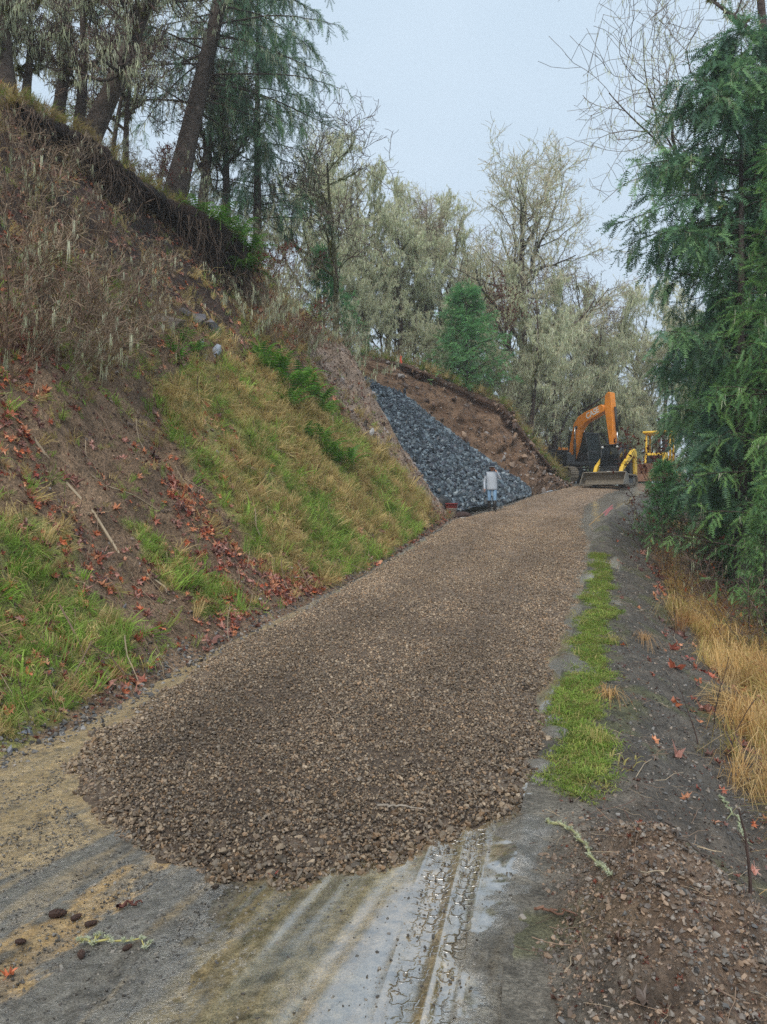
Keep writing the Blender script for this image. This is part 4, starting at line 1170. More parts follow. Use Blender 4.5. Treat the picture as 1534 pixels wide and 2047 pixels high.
# far forest mass closing the view
FW = [oak_meshes('wood_%d' % k, 30 + k, 11, .2, 6, (0, 0), lich=5200, lw=.04, llen=(.15, .6), moss=0, detail=.8, limb0=.08, twig=LTW) for k in range(2)]
mbw = MB()
rngw = np.random.default_rng(5)
def mesh_arrays(me):
    v = np.zeros(len(me.vertices) * 3); me.vertices.foreach_get('co', v); v = v.reshape(-1, 3)
    return v
far_wood = []
for k in range(15):
    X = rngw.uniform(-45, 75); Y = rngw.uniform(72, 100)
    far_wood.append((X, Y, float(far_z(np.array(X), np.array(Y))) - .3, rngw.uniform(0, 6.28), rngw.uniform(.65, 1.0), k % 2))
wood_root = None
for k, (X, Y, Z, rz, s, v) in enumerate(far_wood):
    e = empty('oak_tree', (X, Y, Z), rz); e.scale = (s, s, s)
    link('trunk', FW[v][0], e); link('crown', FW[v][1], e)
    tag(e, 'pale lichen oak in the far wood behind the clearing', 'tree', 'far wood of pale oaks')

# ---------------------------------------------------------------- firs
SFIR = fir_meshes('young_fir', 11, 6.0, .11, .02, 120, 2.9, .03, 15, .20, [srgb(112, 166, 108), srgb(98, 150, 102), srgb(132, 180, 116)], lat_len=.42, hang=-.05, sprays=5, up=.35, npair=7, wd=.045, ln=.22)
def put_fir(meshes, px, Y, s, rz, label, dz=-.1, group=None, name='fir_tree', sz=None, z=None):
    X = (px - CX) / F * Y
    zz_ = z if z is not None else (gz(X, Y) if Y > 30 else float(H(X, Y)))
    return place_tree(name, meshes, (X, Y, zz_ + dz), rz, s, label, 'tree', group, sz=sz)
put_fir(SFIR, 932, 39.2, 1.22, .5, 'small dense green fir standing on top of the earth cut', dz=-.5, sz=.98)
put_fir(SFIR, 648, 32, .85, 2.0, 'young fir half hidden behind the bank crest beside the slender oak', z=7.6)
put_fir(SFIR, 1205, 62, 1.5, 1.0, 'hazy pointed fir far behind the excavator stick', z=5)
put_fir(SFIR, 905, 60, 1.6, 1.7, 'hazy fir top behind the small dense fir', z=9)

# big Douglas fir on the right, its long branches hanging into the view
BFIR = fir_meshes('big_fir', 12, 12.4, .15, .20, 88, 2.9, .042, 20, .34, FIRC, lat_len=.75, hang=-.34, sprays=7, wd=.04, ln=.20, up=.28, lich=900, profile=([0, .1, .2, .36, .5, .75, .9, 1], [.45, .54, .60, .68, .85, .92, .55, .1]), bark=srgb(84, 76, 72))
put_fir(BFIR, 1482, 16.5, 1.0, .6, 'large Douglas fir with long drooping branches at the right edge')
MFIR = fir_meshes('mid_fir', 13, 9.5, .11, .10, 95, 2.5, .035, 13, .23, FIRB, lat_len=.55, hang=-.22, sprays=6, up=.25, lich=200)
put_fir(MFIR, 1590, 14.0, 1.0, 1.9, 'brighter green fir leaning in from the right frame edge')
put_fir(BFIR, 1575, 18.5, .95, 4.2, 'dense fir filling the right frame edge behind the brighter fir')
put_fir(MFIR, 1500, 21, 1.15, 3.0, 'fir standing behind the large right hand fir')
put_fir(SFIR, 1328, 22.5, .47, .2, 'light green fir sapling beside the road bend', dz=-.1)
put_fir(MFIR, 1415, 19.2, .36, 4.0, 'dark sapling fir low under the large fir')
put_fir(SFIR, 1440, 18.0, .36, 1.0, 'bushy sapling fir in the undergrowth under the large fir')
put_fir(MFIR, 1530, 12.5, .30, 2.0, 'sapling fir at the right frame edge above the dry grass')
put_fir(BFIR, 1440, 26, .72, 2.6, 'tall fir behind the bulldozer side of the bend')

# bare oak reaching over the top right corner
ROAK = oak_meshes('right_oak', 21, 15, .16, lean=(-.10, 0), lich=2600, k=4, lw=.006, llen=(.06, .3), moss=1600, spread=.34, limb0=.45, tdens=1.25, rmin=.5, limbs=8, twig=srgb(120, 106, 90))
place_tree('oak_tree', ROAK, (11.9, 24, -1.5), 1.2, 1.75, 'bare oak with lichen reaching over the big fir at the top right', 'tree')

# ---------------------------------------------------------------- trees on top of the cut bank
def trunk_tree(px0, py0, px1, py1, Y0, wpx, seed, label, limbs=7, lich=7000, dY=0.0, bark=DBARK, limb0=.35, spread=.22, moss=900, ext=1.7, name='oak_tree', tdens=1.0):
    """tree whose trunk runs from one point of the view up through another and on beyond"""
    p0 = ray(px0, py0, Y0); p1 = ray(px1, py1, Y0 + dY)
    d = (p1 - p0) * ext; h = d[2] / .82
    r = wpx / F * Y0 / 2
    ms = oak_meshes('bank_oak_%d' % seed, seed, h, r, limbs, (d[0] / h, d[1] / h), lich=int(lich * .3), k=4, lw=.009, llen=(.1, .5), moss=moss, bark=bark, limb0=limb0, spread=spread, tdens=tdens)
    return place_tree(name, ms, (p0[0], p0[1], min(p0[2], float(H(p0[0], p0[1]))) - .4), 0, 1, label, 'tree', 'oaks along the top of the cut bank')
trunk_tree(22, 150, 10, 0, 17.5, 40, 41, 'thick dark trunk at the left frame edge on the bank top', lich=5000)
trunk_tree(50, 160, 55, 0, 18.5, 24, 42, 'dark slim trunk next to the left edge trunk', lich=3500)
trunk_tree(105, 205, 128, 0, 19.5, 32, 43, 'straight dark trunk left of the leaning tree', lich=5000, dY=.5)
trunk_tree(150, 240, 168, 0, 20, 26, 44, 'mossy trunk just behind the leaning tree', lich=5000)
trunk_tree(152, 295, 292, 0, 19.6, 46, 45, 'thick tree leaning right over the bank crest', lich=6500, limb0=.3)
trunk_tree(245, 312, 258, 130, 23, 16, 46, 'thin upright trunk right of the leaning tree', lich=2500, ext=2.2)
trunk_tree(214, 292, 235, 120, 24, 13, 47, 'thinnest stem behind the leaning tree', lich=2000, ext=2.2)
trunk_tree(402, 375, 412, 180, 27, 26, 48, 'dark trunk beside the big bank top fir', lich=2500, ext=2.0)
trunk_tree(458, 400, 448, 220, 27.5, 22, 49, 'second dark trunk right of the big bank top fir', lich=2500, ext=2.0)
trunk_tree(668, 560, 668, 300, 30, 17, 50, 'slender mossy oak with fine crown standing against the sky', limbs=9, lich=2600, limb0=.45, spread=.30, moss=1500, ext=1.95, bark=srgb(92, 92, 62), tdens=.9)
trunk_tree(300, 340, 320, 200, 32, 8, 51, 'fine twiggy sapling between leaning tree and big fir', limbs=9, lich=500, limb0=.1, spread=.3, ext=1.4, bark=TWIG)
# the big fir on the crest, leaning slightly
p0 = ray(345, 375, 25.0); p1 = ray(432, 0, 25.0)
GF = fir_meshes('crest_fir', 14, 15, .36, .20, 95, 4.6, .05, 14, .34, FIRC, lean=((p1 - p0)[0] / (p1 - p0)[2], 0), lat_len=.8, hang=-.4, sprays=7, lich=3000, up=.15, taper=.5)
place_tree('fir_tree', GF, tuple(p0 - np.array([0, 0, .6])), 0, 1, 'big leaning fir hung with lichen on the bank crest', 'tree')
p0 = ray(520, 560, 28)
GF2 = fir_meshes('crest_fir2', 15, 13, .2, .2, 85, 2.7, .05, 13, .34, FIRC, lat_len=.75, hang=-.4, sprays=7, lich=1600, up=.15, taper=.4)
place_tree('fir_tree', GF2, tuple(ray(515, 600, 28.5)), .4, 1, 'dense drooping fir right of the big bank top fir', 'tree')
p0 = ray(470, 420, 29)

# ---------------------------------------------------------------- shrubs
ORD = ['first', 'second', 'third', 'fourth', 'fifth', 'sixth', 'seventh', 'eighth', 'ninth', 'tenth', 'eleventh', 'twelfth', 'thirteenth', 'fourteenth', 'fifteenth', 'sixteenth', 'seventeenth', 'eighteenth']
def shrub_meshes(name, seed, nst, h, col, lich=80, lean=(0, 0), spread=.6, leaves=0, lcol=None, lw=.006):
    rng = np.random.default_rng(seed)
    a = rng.uniform(0, 6.283, nst)
    d = np.stack([np.cos(a) * spread + lean[0], np.sin(a) * spread + lean[1], np.ones(nst)], 1)
    S = np.stack([np.cos(a), np.sin(a), 0 * a], 1) * .12
    L0 = walk(S, d, h * rng.uniform(.6, 1.2, nst), 8, .12, .0, rng)
    R0 = np.full((nst, 1), .011) * np.linspace(1, .4, 8)[None]
    L1, R1 = grow(L0, R0, 5, .2, 1, 45, h * .38, 5, .16, .02, .65, rng)
    L2, R2 = grow(L1, R1, 4, .2, 1, 45, h * .17, 4, .2, 0, .7, rng)
    mb = MB(); tubes(mb, L0, R0, 4, col, .3, 0, rng); tubes(mb, L1, np.maximum(R1, .005), 3, col, .3, 0, rng); tubes(mb, L2, np.maximum(R2, .004), 3, col, .3, 0, rng)
    st = mb.mesh(name + '_stems', [M['twig']])
    lm = None
    if lich or leaves:
        mb = MB()
        if lich: strands(mb, L0, lich // 2, .15, .5, lw, LICH, rng, mat=0, k=7, spread=.012, sway=.07); strands(mb, L1, lich // 2, .08, .3, lw, LICH, rng, mat=0, k=4, spread=.015)
        if leaves:
            pv = np.array([[0, 0, 0], [.4, .35, .05], [1, 0, 0], [.4, -.35, .05]]); pf = np.array([[0, 1, 2], [0, 2, 3]])
            Pp = L2[rng.integers(0, len(L2), leaves), rng.integers(0, 4, leaves)]
            bake(mb, pv, pf, Pp, rng.normal(0, 1, (leaves, 3)), rng.uniform(.05, .11, leaves), np.asarray(lcol)[rng.integers(0, len(lcol), leaves)] * rng.uniform(.6, 1.2, (leaves, 1)), rng, mat=1)
        lm = mb.mesh(name + '_lichen', [M['lichen'], M['leafmesh']])
    return st, lm
BRN = srgb(124, 104, 88)
SH = [shrub_meshes('brush_a', 61, 13, 1.5, BRN, 16, (.5, -.2)), shrub_meshes('brush_b', 62, 12, 1.2, srgb(138, 120, 100), 34, (.4, -.3)), shrub_meshes('brush_c', 63, 14, 1.7, srgb(118, 104, 88), 40, (.4, 0), .8)]
SHR = shrub_meshes('brush_red', 64, 12, 1.4, BRN, 14, (.2, 0), .7, 260, [srgb(120, 40, 40), srgb(150, 60, 44), srgb(96, 44, 40)])
SHL = shrub_meshes('brush_pale', 65, 14, 1.9, srgb(120, 106, 88), 260, (.1, -.1), .7, lw=.008)
def put_shrub(ms, px, py, s, lab, grp, rz=None, Y=None, part2='lichen'):
    p = hit(px, py) if Y is None else ray(px, py, Y)
    if p is None: return
    e = empty('shrub', (p[0], p[1], p[2] - .05), rz if rz is not None else random.uniform(-.6, .6)); e.scale = (s, s, s)
    link('stems', ms[0], e)
    if ms[1]: link(part2, ms[1], e)['kind'] = 'stuff'
    tag(e, lab, 'shrub', grp)
G1 = 'bare brown brush on the upper bank'
for rown, pts in (('topmost', [(30, 330), (70, 400), (110, 350)]), ('upper', [(20, 460), (90, 510), (130, 450), (210, 500)]), ('middle', [(10, 640), (40, 560), (110, 620), (160, 560), (190, 640), (230, 590), (280, 640), (300, 560)]), ('lowest', [(20, 740), (60, 690), (110, 760), (150, 700), (200, 740), (250, 690), (330, 720)])):
    for k, (px, py) in enumerate(pts):
        put_shrub(SH[k % 3], px, py, random.uniform(.65, 1.0), 'bare brown twiggy shrub, %s from the left in the %s brush row of the bank' % (ORD[k], rown), G1)
G2 = 'brush along the bank crest right of the overhang'
for k, (px, py) in enumerate([(460, 540), (470, 590), (500, 660), (510, 600), (530, 560), (540, 640), (560, 700), (590, 680), (610, 700), (640, 720)]):
    put_shrub([SH[2], SHR, SHL][k % 3], px, py, random.uniform(.7, 1.0), '%s brush, %s right of the root overhang' % (('brown twiggy', 'dark red leaved', 'pale lichen covered')[k % 3], ORD[k]), G2)
G3 = 'brush on the crest turf between the trees'
for k, (px, py, Y) in enumerate([(215, 320, 22), (270, 350, 23), (300, 372, 24), (340, 395, 25), (380, 420, 25.5), (420, 440, 26), (440, 400, 28), (450, 480, 26), (490, 500, 26.5), (500, 440, 29), (530, 540, 27), (560, 580, 27.5), (560, 500, 30), (600, 610, 28), (610, 560, 31), (640, 650, 28.5), (680, 690, 29), (700, 700, 31)]):
    put_shrub([SHL, SH[1], SHR, SHL][k % 4], px, py, random.uniform(.6, 1.0), '%s brush under the crest trees, %s from the leaning tree' % (('pale lichen', 'dry brown', 'dark red leaved', 'pale lichen')[k % 4], ORD[k]), G3, Y=Y)
G4 = 'brush on the forest edge above the earth cut'
for k, (px, dy) in enumerate([(745, .5), (770, .6), (800, 1.6), (815, .5), (850, .7), (870, 1.8), (885, 1.0), (960, .9), (1000, .6), (1010, 1.6), (1030, .7), (1055, .6), (1080, 1.0)]):
    p = cut_top_x((px - CX) / F * 38.4, dy)
    e = empty('shrub', (p[0], p[1], p[2] - .1), random.uniform(0, 6)); e.scale = (.8,) * 3
    ms = [SHL, SH[1], SHL][k % 3]; link('stems', ms[0], e); link('lichen', ms[1], e)['kind'] = 'stuff'
    tag(e, '%s shrub at the lip of the earth cut, %s from the rock pile top' % (('pale', 'brown', 'pale')[k % 3], ORD[k]), 'shrub', G4)
G5 = 'dark undergrowth below the right hand firs'
SHD = shrub_meshes('brush_dark', 66, 14, 1.6, srgb(94, 80, 72), 16, (-.2, -.1), .9, 60, [srgb(170, 90, 56), srgb(120, 60, 46), srgb(150, 110, 60)])
for k, (px, py) in enumerate(sorted([(1330, 1120), (1380, 1150), (1420, 1180), (1470, 1190), (1510, 1220), (1360, 1190), (1440, 1240), (1500, 1290), (1310, 1080), (1400, 1110), (1530, 1330), (1480, 1140), (1345, 1160), (1525, 1170)])):
    put_shrub(SHD, px, py, random.uniform(.7, 1.1), 'dark leafless shrub with few orange leaves below the firs, %s from the road' % ORD[k], G5, rz=random.uniform(0, 6.28))
# the lichen-draped shrub hanging in front of the rock pile, and a bright sapling at the nose
SHX = shrub_meshes('brush_drape', 67, 9, 2.3, srgb(110, 104, 80), 320, (.35, -.1), .5, lw=.009)
e = empty('shrub', tuple(ray(722, 770, 26.4)), .2); e.scale = (.95,) * 3
link('stems', SHX[0], e); link('lichen', SHX[1], e)['kind'] = 'stuff'; tag(e, 'lichen draped shrub hanging over the dark rock pile from the bank nose', 'shrub')

# dead rust-brown fir spray under the big fir and red leaves in the wood: hung on small trees of their own
RUST = shrub_meshes('rust', 68, 9, 2.6, srgb(90, 60, 50), 0, (0, 0), .35, 900, [srgb(110, 56, 46), srgb(92, 48, 42), srgb(130, 70, 56)])
e = empty('shrub', (float((1355 - CX) / F * 24), 24, float(H((1355 - CX) / F * 24, 24))), 0); e.scale = (1.15, 1.15, 1.45); link('stems', RUST[0], e); link('foliage', RUST[1], e)
tag(e, 'dead rust brown sapling in front of the bulldozer', 'sapling')
e = empty('shrub', tuple(ray(1010, 690, 40.5)), 1); e.scale = (1.3,) * 3; link('stems', RUST[0], e); link('foliage', RUST[1], e)
tag(e, 'dark red leaved sapling right of the small dense fir', 'sapling')

# ---------------------------------------------------------------- ferns
def frond_mesh(seed):
    r = np.random.default_rng(seed); mb = MB(); n = 15
    t = np.linspace(0, 1, n); ax = np.stack([t * .9, 0 * t, .55 * np.sin(t * 2.3) * (1 - .15 * t)], 1)
    col = [srgb(88, 132, 48), srgb(74, 116, 44), srgb(104, 148, 58)][seed % 3]
    for i in range(1, n):
        l = .17 * math.sin(min(t[i] * 1.15 + .12, 1) * math.pi) + .02
        for s in (-1, 1):
            b = ax[i]; T_ = ax[i] - ax[i - 1]
            mb.add([b - T_ * .40, b + T_ * .40, b + np.array([.05, s * l, -.03])], [[0, 1, 2]], col * r.uniform(.7, 1.25))
    v = np.stack([ax + [0, .006, 0], ax - [0, .006, 0]], 1).reshape(-1, 3)
    mb.add(v, [[2 * i, 2 * i + 1, 2 * i + 3, 2 * i + 2] for i in range(n - 1)], srgb(96, 100, 50))
    return mb.mesh('frond', M['fern'])
FR = [frond_mesh(k) for k in range(3)]
def fern(px, py, s, lab, Y=None, n=11):
    p = hit(px, py) if Y is None else ray(px, py, Y)
    if p is None: return
    e = empty('fern', tuple(p), random.uniform(0, 6.28)); e.scale = (s, s, s)
    for k in range(n):
        o = link('frond', FR[k % 3], e); o.rotation_euler = (random.uniform(-.2, .2), random.uniform(-.35, .25), k / n * 6.283 + random.uniform(-.2, .2))
        q = random.uniform(.7, 1.1); o.scale = (q, q, q)
    tag(e, lab, 'fern', 'sword ferns on the bank')
for k, (px, py) in enumerate([(525, 725), (535, 745), (560, 745), (570, 770), (600, 775), (590, 800), (620, 800), (640, 805), (580, 815), (645, 830)]):
    fern(px, py, random.uniform(.75, 1.05), 'bright green fern beside the scree, %s from the top of the drift' % ORD[k])
for k, (px, py) in enumerate([(610, 880), (640, 885), (655, 905), (670, 925), (695, 935)]):
    fern(px, py, random.uniform(.6, .85), 'yellow green fern above the tall grass, %s down the lower bank' % ORD[k])
for k, (px, py) in enumerate([(365, 690), (390, 705), (355, 720)]):
    fern(px, py, random.uniform(.5, .7), 'small fern below the grey rock outcrop, %s downhill' % ORD[k])

# ---------------------------------------------------------------- overhanging turf with roots
LIP = [(10, 215, .5, .8), (60, 245, .6, .9), (110, 280, .8, 1.2), (150, 312, .9, 1.4), (190, 340, .8, 1.3), (240, 372, .75, 1.2), (290, 402, .8, 1.3), (335, 430, 1.0, 2.0), (380, 466, 1.2, 2.6), (415, 498, 1.2, 2.8), (440, 532, 1.0, 2.4), (455, 565, .6, 1.4)]
lp_ = np.array([hit(px, py) for px, py, a_, b_ in LIP]); lo_ = np.array([a_ for *_, a_, b_ in LIP]); ld_ = np.array([b_ for *_, b_ in LIP])
sL = np.linspace(0, 1, 120); tL = np.linspace(0, 1, len(LIP))
E_ = np.stack([np.interp(sL, tL, lp_[:, k]) for k in range(3)], 1); out_ = np.interp(sL, tL, lo_); dep_ = np.interp(sL, tL, ld_)
kern = np.hanning(17); kern /= kern.sum()
E_ = np.stack([np.convolve(np.pad(E_[:, k], 8, 'edge'), kern, 'valid') for k in range(3)], 1)
od = unit(np.array([.80, -.60, 0.]))
nz = lambda a_, sd: (fbm(sL * 40 + a_ * 7, np.full_like(sL, a_ * 3), 4, sd) - .5)[:, None]
secs, secc = [], []
TURF = srgb(104, 92, 52); SHADED_SOIL = srgb(50, 40, 36)  # second colour: dark soil carrying the painted shade beneath the turf lip
for (o_, z_, cc) in ((-1.3, .75, TURF), (-.5, .45, TURF), (.1, .16, TURF), (.50, .0, TURF * .9), (.68, -.16, SHADED_SOIL * 1.3), (.66, -.34, SHADED_SOIL), (.42, -.45, SHADED_SOIL), (.12, -.7, SHADED_SOIL), (.05, -1.3, SHADED_SOIL), (.22, -2.0, SHADED_SOIL)):
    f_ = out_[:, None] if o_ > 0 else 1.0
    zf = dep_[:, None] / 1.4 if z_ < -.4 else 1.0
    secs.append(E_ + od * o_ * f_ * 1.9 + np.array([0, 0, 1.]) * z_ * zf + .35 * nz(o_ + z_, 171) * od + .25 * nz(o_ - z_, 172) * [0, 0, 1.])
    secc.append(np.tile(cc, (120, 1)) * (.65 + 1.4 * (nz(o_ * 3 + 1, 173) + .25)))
mb = MB(); mb.add(np.array(secs), grid_faces(len(secs), 120), np.clip(np.array(secc), .005, 1).reshape(-1, 3))
turf = mb.build('turf_overhang', M['soil'], hillside, True)
rr_ = np.random.default_rng(77)
for k in range(9):
    si_ = int(78 + k * 4.8); pq = np.array(secs)[3 + k % 2, si_] + od * .15
    e = empty('fern', tuple(pq), random.uniform(0, 6.28)); e.scale = (.85,) * 3
    for j in range(11):
        o = link('frond', FR[j % 3], e); o.rotation_euler = (random.uniform(-.2, .2), random.uniform(.1, .9), j / 11 * 6.283); q_ = random.uniform(.7, 1.1); o.scale = (q_,) * 3
    tag(e, 'bright fern along the right end of the root overhang, %s from its upper end' % ORD[k], 'fern', 'sword ferns on the bank')
n = 700
i_ = rr_.integers(0, 120, n); i_ = i_[rr_.uniform(0, 1, n) < .15 + 1.2 * sstep(.4, .65, fbm(i_ * .12, i_ * 0., 3, 174))]; n = len(i_); lipP = np.array(secs)[4:7][rr_.integers(0, 3, n), i_] + rr_.normal(0, .06, (n, 3))
Lr = dep_[i_] * rr_.uniform(.2, 1.0, n) ** 1.3
RP_ = walk(lipP, np.array([0, 0, -1.]) + rr_.normal(0, .25, (n, 3)), Lr, 8, .30, -.22, rr_)
mb = MB(); tubes(mb, RP_, np.linspace(1, .35, 8)[None] * rr_.uniform(.004, .013, n)[:, None], 4, srgb(92, 78, 68), .5, 0, rr_)
ro = mb.build('roots', M['twig'], hillside); ro['kind'] = 'stuff'
# moss, dead grass and small ferns on the lip: hanging blades
n = 1500
i_ = rr_.integers(0, 120, n); q_ = np.array(secs)[0:4][rr_.integers(0, 4, n), i_] + rr_.normal(0, .1, (n, 3))
tint = np.array([srgb(150, 132, 84), srgb(120, 112, 52), srgb(112, 128, 48), srgb(130, 110, 80)])[rr_.integers(0, 4, n)] * rr_.uniform(.6, 1.15, (n, 1))
scatter('crest_grass', q_, np.stack([rr_.normal(0, .4, n), rr_.normal(.7, .4, n), rr_.normal(-.4, .6, n)], 1), np.repeat(rr_.uniform(.5, 1.1, n)[:, None], 3, 1), rr_.integers(0, 10, n), short + longg, tint,
        label='dry grass and moss fringe on the overhanging turf edge', cat='grass')
# ================================================================ machines
M['orange'] = mat_plain('orange_paint', tuple(srgb(240, 148, 52)), .45, 0, .22, 3)
M['yellow'] = mat_plain('yellow_paint', tuple(srgb(240, 194, 60)), .45, 0, .22, 3)
M['black'] = mat_plain('black_paint', tuple(srgb(44, 46, 48)), .5, 0, .3, 5)
M['grey'] = mat_plain('grey_paint', tuple(srgb(82, 86, 88)), .5, 0, .3, 5)
M['steel'] = mat_plain('worn_steel', tuple(srgb(120, 112, 100)), .45, .3, .35, 6)
M['track'] = mat_plain('muddy_track', tuple(srgb(124, 114, 100)), .7, 0, .4, 8)
M['rust'] = mat_plain('rusty_steel', tuple(srgb(132, 96, 74)), .7, 0, .35, 5)
M['chrome'] = mat_plain('ram_rod', tuple(srgb(200, 200, 200)), .2, .9, .1, 3)
M['white'] = mat_plain('white_paint', tuple(srgb(228, 228, 224)), .5, 0, .08, 5)
M['seat'] = mat_plain('seat_vinyl', tuple(srgb(60, 62, 64)), .7, 0, .2, 5)
def glass_mat(name, col, alpha):
    m, nt, N, L, b = new_mat(name)
    b.inputs['Base Color'].default_value = (*col, 1); b.inputs['Roughness'].default_value = .06
    tr = N.new('ShaderNodeBsdfTransparent'); tr.inputs['Color'].default_value = (.75, .82, .8, 1)
    mx = N.new('ShaderNodeMixShader'); mx.inputs['Fac'].default_value = alpha
    L.new(tr.outputs['BSDF'], mx.inputs[1]); L.new(b.outputs['BSDF'], mx.inputs[2])
    L.new(mx.outputs['Shader'], N['Material Output'].inputs['Surface'])
    return m
M['glass'] = glass_mat('cab_glass', (.03, .045, .045), .35)
M['darkglass'] = glass_mat('tinted_cab_glass', (.012, .015, .018), .8)

def poly_part(name, pts, y0, y1, mat, parent, bevel=.02):
    """outline in the x-z plane, extruded from y0 to y1, edges eased"""
    bm = bmesh.new()
    vs_ = [bm.verts.new((p[0], y0, p[1])) for p in pts]
    f = bm.faces.new(vs_)
    r = bmesh.ops.extrude_face_region(bm, geom=[f])
    bmesh.ops.translate(bm, verts=[v for v in r['geom'] if isinstance(v, bmesh.types.BMVert)], vec=(0, y1 - y0, 0))
    bmesh.ops.recalc_face_normals(bm, faces=bm.faces)
    if bevel: bmesh.ops.bevel(bm, geom=list(bm.edges), offset=bevel, segments=1, affect='EDGES')
    me = bpy.data.meshes.new(name); bm.to_mesh(me); bm.free()
    me.materials.append(mat)
    return link(name, me, parent)
def box_part(name, c, s, mat, parent, bevel=.015, rot=None):
    bm = bmesh.new(); bmesh.ops.create_cube(bm, size=1)
    bmesh.ops.scale(bm, vec=s, verts=bm.verts)
    if bevel: bmesh.ops.bevel(bm, geom=list(bm.edges), offset=min(bevel, min(s) * .3), segments=1, affect='EDGES')
    if rot: bmesh.ops.rotate(bm, verts=bm.verts, matrix=Euler(rot).to_matrix())
    bmesh.ops.translate(bm, verts=bm.verts, vec=c)
    me = bpy.data.meshes.new(name); bm.to_mesh(me); bm.free(); me.materials.append(mat)
    return link(name, me, parent)
def rod_part(name, a, b, r, mat, parent, k=10, r2=None):
    mb = MB(); a = np.array(a, float); b = np.array(b, float)
    P = np.stack([a, a, b, b])[None]; P[0, 1] = a + (b - a) * 1e-3; P[0, 2] = b - (b - a) * 1e-3
    tubes(mb, P, np.array([[.001, r, r2 or r, .001]]), k, (.5, .5, .5), 0)
    return mb.build(name, mat, parent, True)
def wheel_part(name, c, r, w, mat, parent, k=16):
    return rod_part(name, (c[0], c[1] - w / 2, c[2]), (c[0], c[1] + w / 2, c[2]), r, mat, parent, k)

def track_assembly(parent, y, x0, x1, h, w, nshoe, front_r=None):
    """one crawler track: side frame, wheels and separate shoes"""
    r = h / 2
    fr = box_part('track_frame', ((x0 + x1) / 2, y, r), (x1 - x0, w * .45, h * .42), M['black'], parent)
    tr = empty('track', (0, 0, 0), 0, parent)
    L = x1 - x0; per = 2 * L + 2 * math.pi * r
    sm = MB(); sm.box((0, 0, 0), (per / nshoe * .88, w, .035), mat=0); sm.box((0, 0, .03), (.03, w, .05), mat=0)
    sme = sm.mesh('shoe', M['track'])
    for i in range(nshoe):
        d = per * i / nshoe
        if d < L: p = (x0 + d, h); a = 0
        elif d < L + math.pi * r: t = (d - L) / r; p = (x1 + r * math.sin(t), r + r * math.cos(t)); a = t
        elif d < 2 * L + math.pi * r: p = (x1 - (d - L - math.pi * r), 0); a = math.pi
        else: t = (d - 2 * L - math.pi * r) / r; p = (x0 - r * math.sin(t), r - r * math.cos(t)); a = math.pi + t
        o = link('shoe', sme, tr, (p[0], y, p[1])); o.rotation_euler = (0, a, 0)
    for x in (x0, x1): wheel_part('wheel', (x, y, r), r * .86, w * .5, M['steel'], parent)
    for i in range(5): wheel_part('roller', (x0 + L * (i + .8) / 5.6, y, r * .32), r * .26, w * .5, M['steel'], parent, 10)

# ---------------------------------------------------------------- excavator
EX = (10.94, 46.0, float(ZR(46.0)) + .02)
ex = empty('excavator', EX, math.radians(-62)); tag(ex, 'orange and black tracked excavator with raised boom beside the earth cut', 'excavator')
for s in (-1, 1): track_assembly(ex, s * 1.0, -1.45, 1.45, .82, .56, 34)
box_part('undercarriage', (0, 0, .55), (1.9, 1.4, .35), M['black'], ex)
wheel = rod_part('turntable', (0, 0, .75), (0, 0, .98), .62, M['black'], ex, 20)
box_part('deck', (-.25, 0, 1.06), (3.3, 2.36, .16), M['black'], ex)
poly_part('counterweight', [(-2.0, 1.02), (-1.05, 1.02), (-1.05, 2.2), (-1.62, 2.26), (-1.95, 2.1), (-2.05, 1.6)], -1.22, 1.22, M['orange'], ex, .06)
poly_part('engine_hood', [(-1.04, 1.15), (-.1, 1.15), (-.1, 1.95), (-1.04, 2.02)], -1.15, 1.15, M['black'], ex, .04)
hp = box_part('side_panel', (-.55, -1.17, 1.6), (.8, .05, .62), M['grey'], ex)
for k in range(4): box_part('louvre', (-.85 + .2 * k, -1.2, 1.62), (.1, .02, .4), M['black'], hp, .004)
box_part('toolbox', (.75, -.82, 1.35), (1.2, .62, .42), M['black'], ex); box_part('toolbox_step', (1.15, -.95, 1.62), (.4, .3, .12), M['grey'], ex)
box_part('air_cleaner', (-.6, -.5, 2.12), (.5, .4, .24), M['grey'], ex); rod_part('exhaust', (-1.1, .55, 2.0), (-1.1, .55, 2.55), .06, M['steel'], ex)
rail = empty('handrail', (0, 0, 0), 0, ex)
for a, b in (((.4, -1.12, 1.55), (.4, -1.12, 2.45)), ((1.25, -1.12, 1.55), (1.25, -1.12, 2.45)), ((.4, -1.12, 2.45), (1.25, -1.12, 2.45)), ((-1.4, -1.1, 2.0), (-1.4, -1.1, 2.4)), ((-.4, -1.1, 2.0), (-.4, -1.1, 2.4)), ((-1.4, -1.1, 2.4), (-.4, -1.1, 2.4))):
    rod_part('rail', a, b, .022, M['black'], rail, 6)
rod_part('work_light', (-1.1, -.9, 2.42), (-1.1, -.7, 2.42), .07, M['white'], ex)
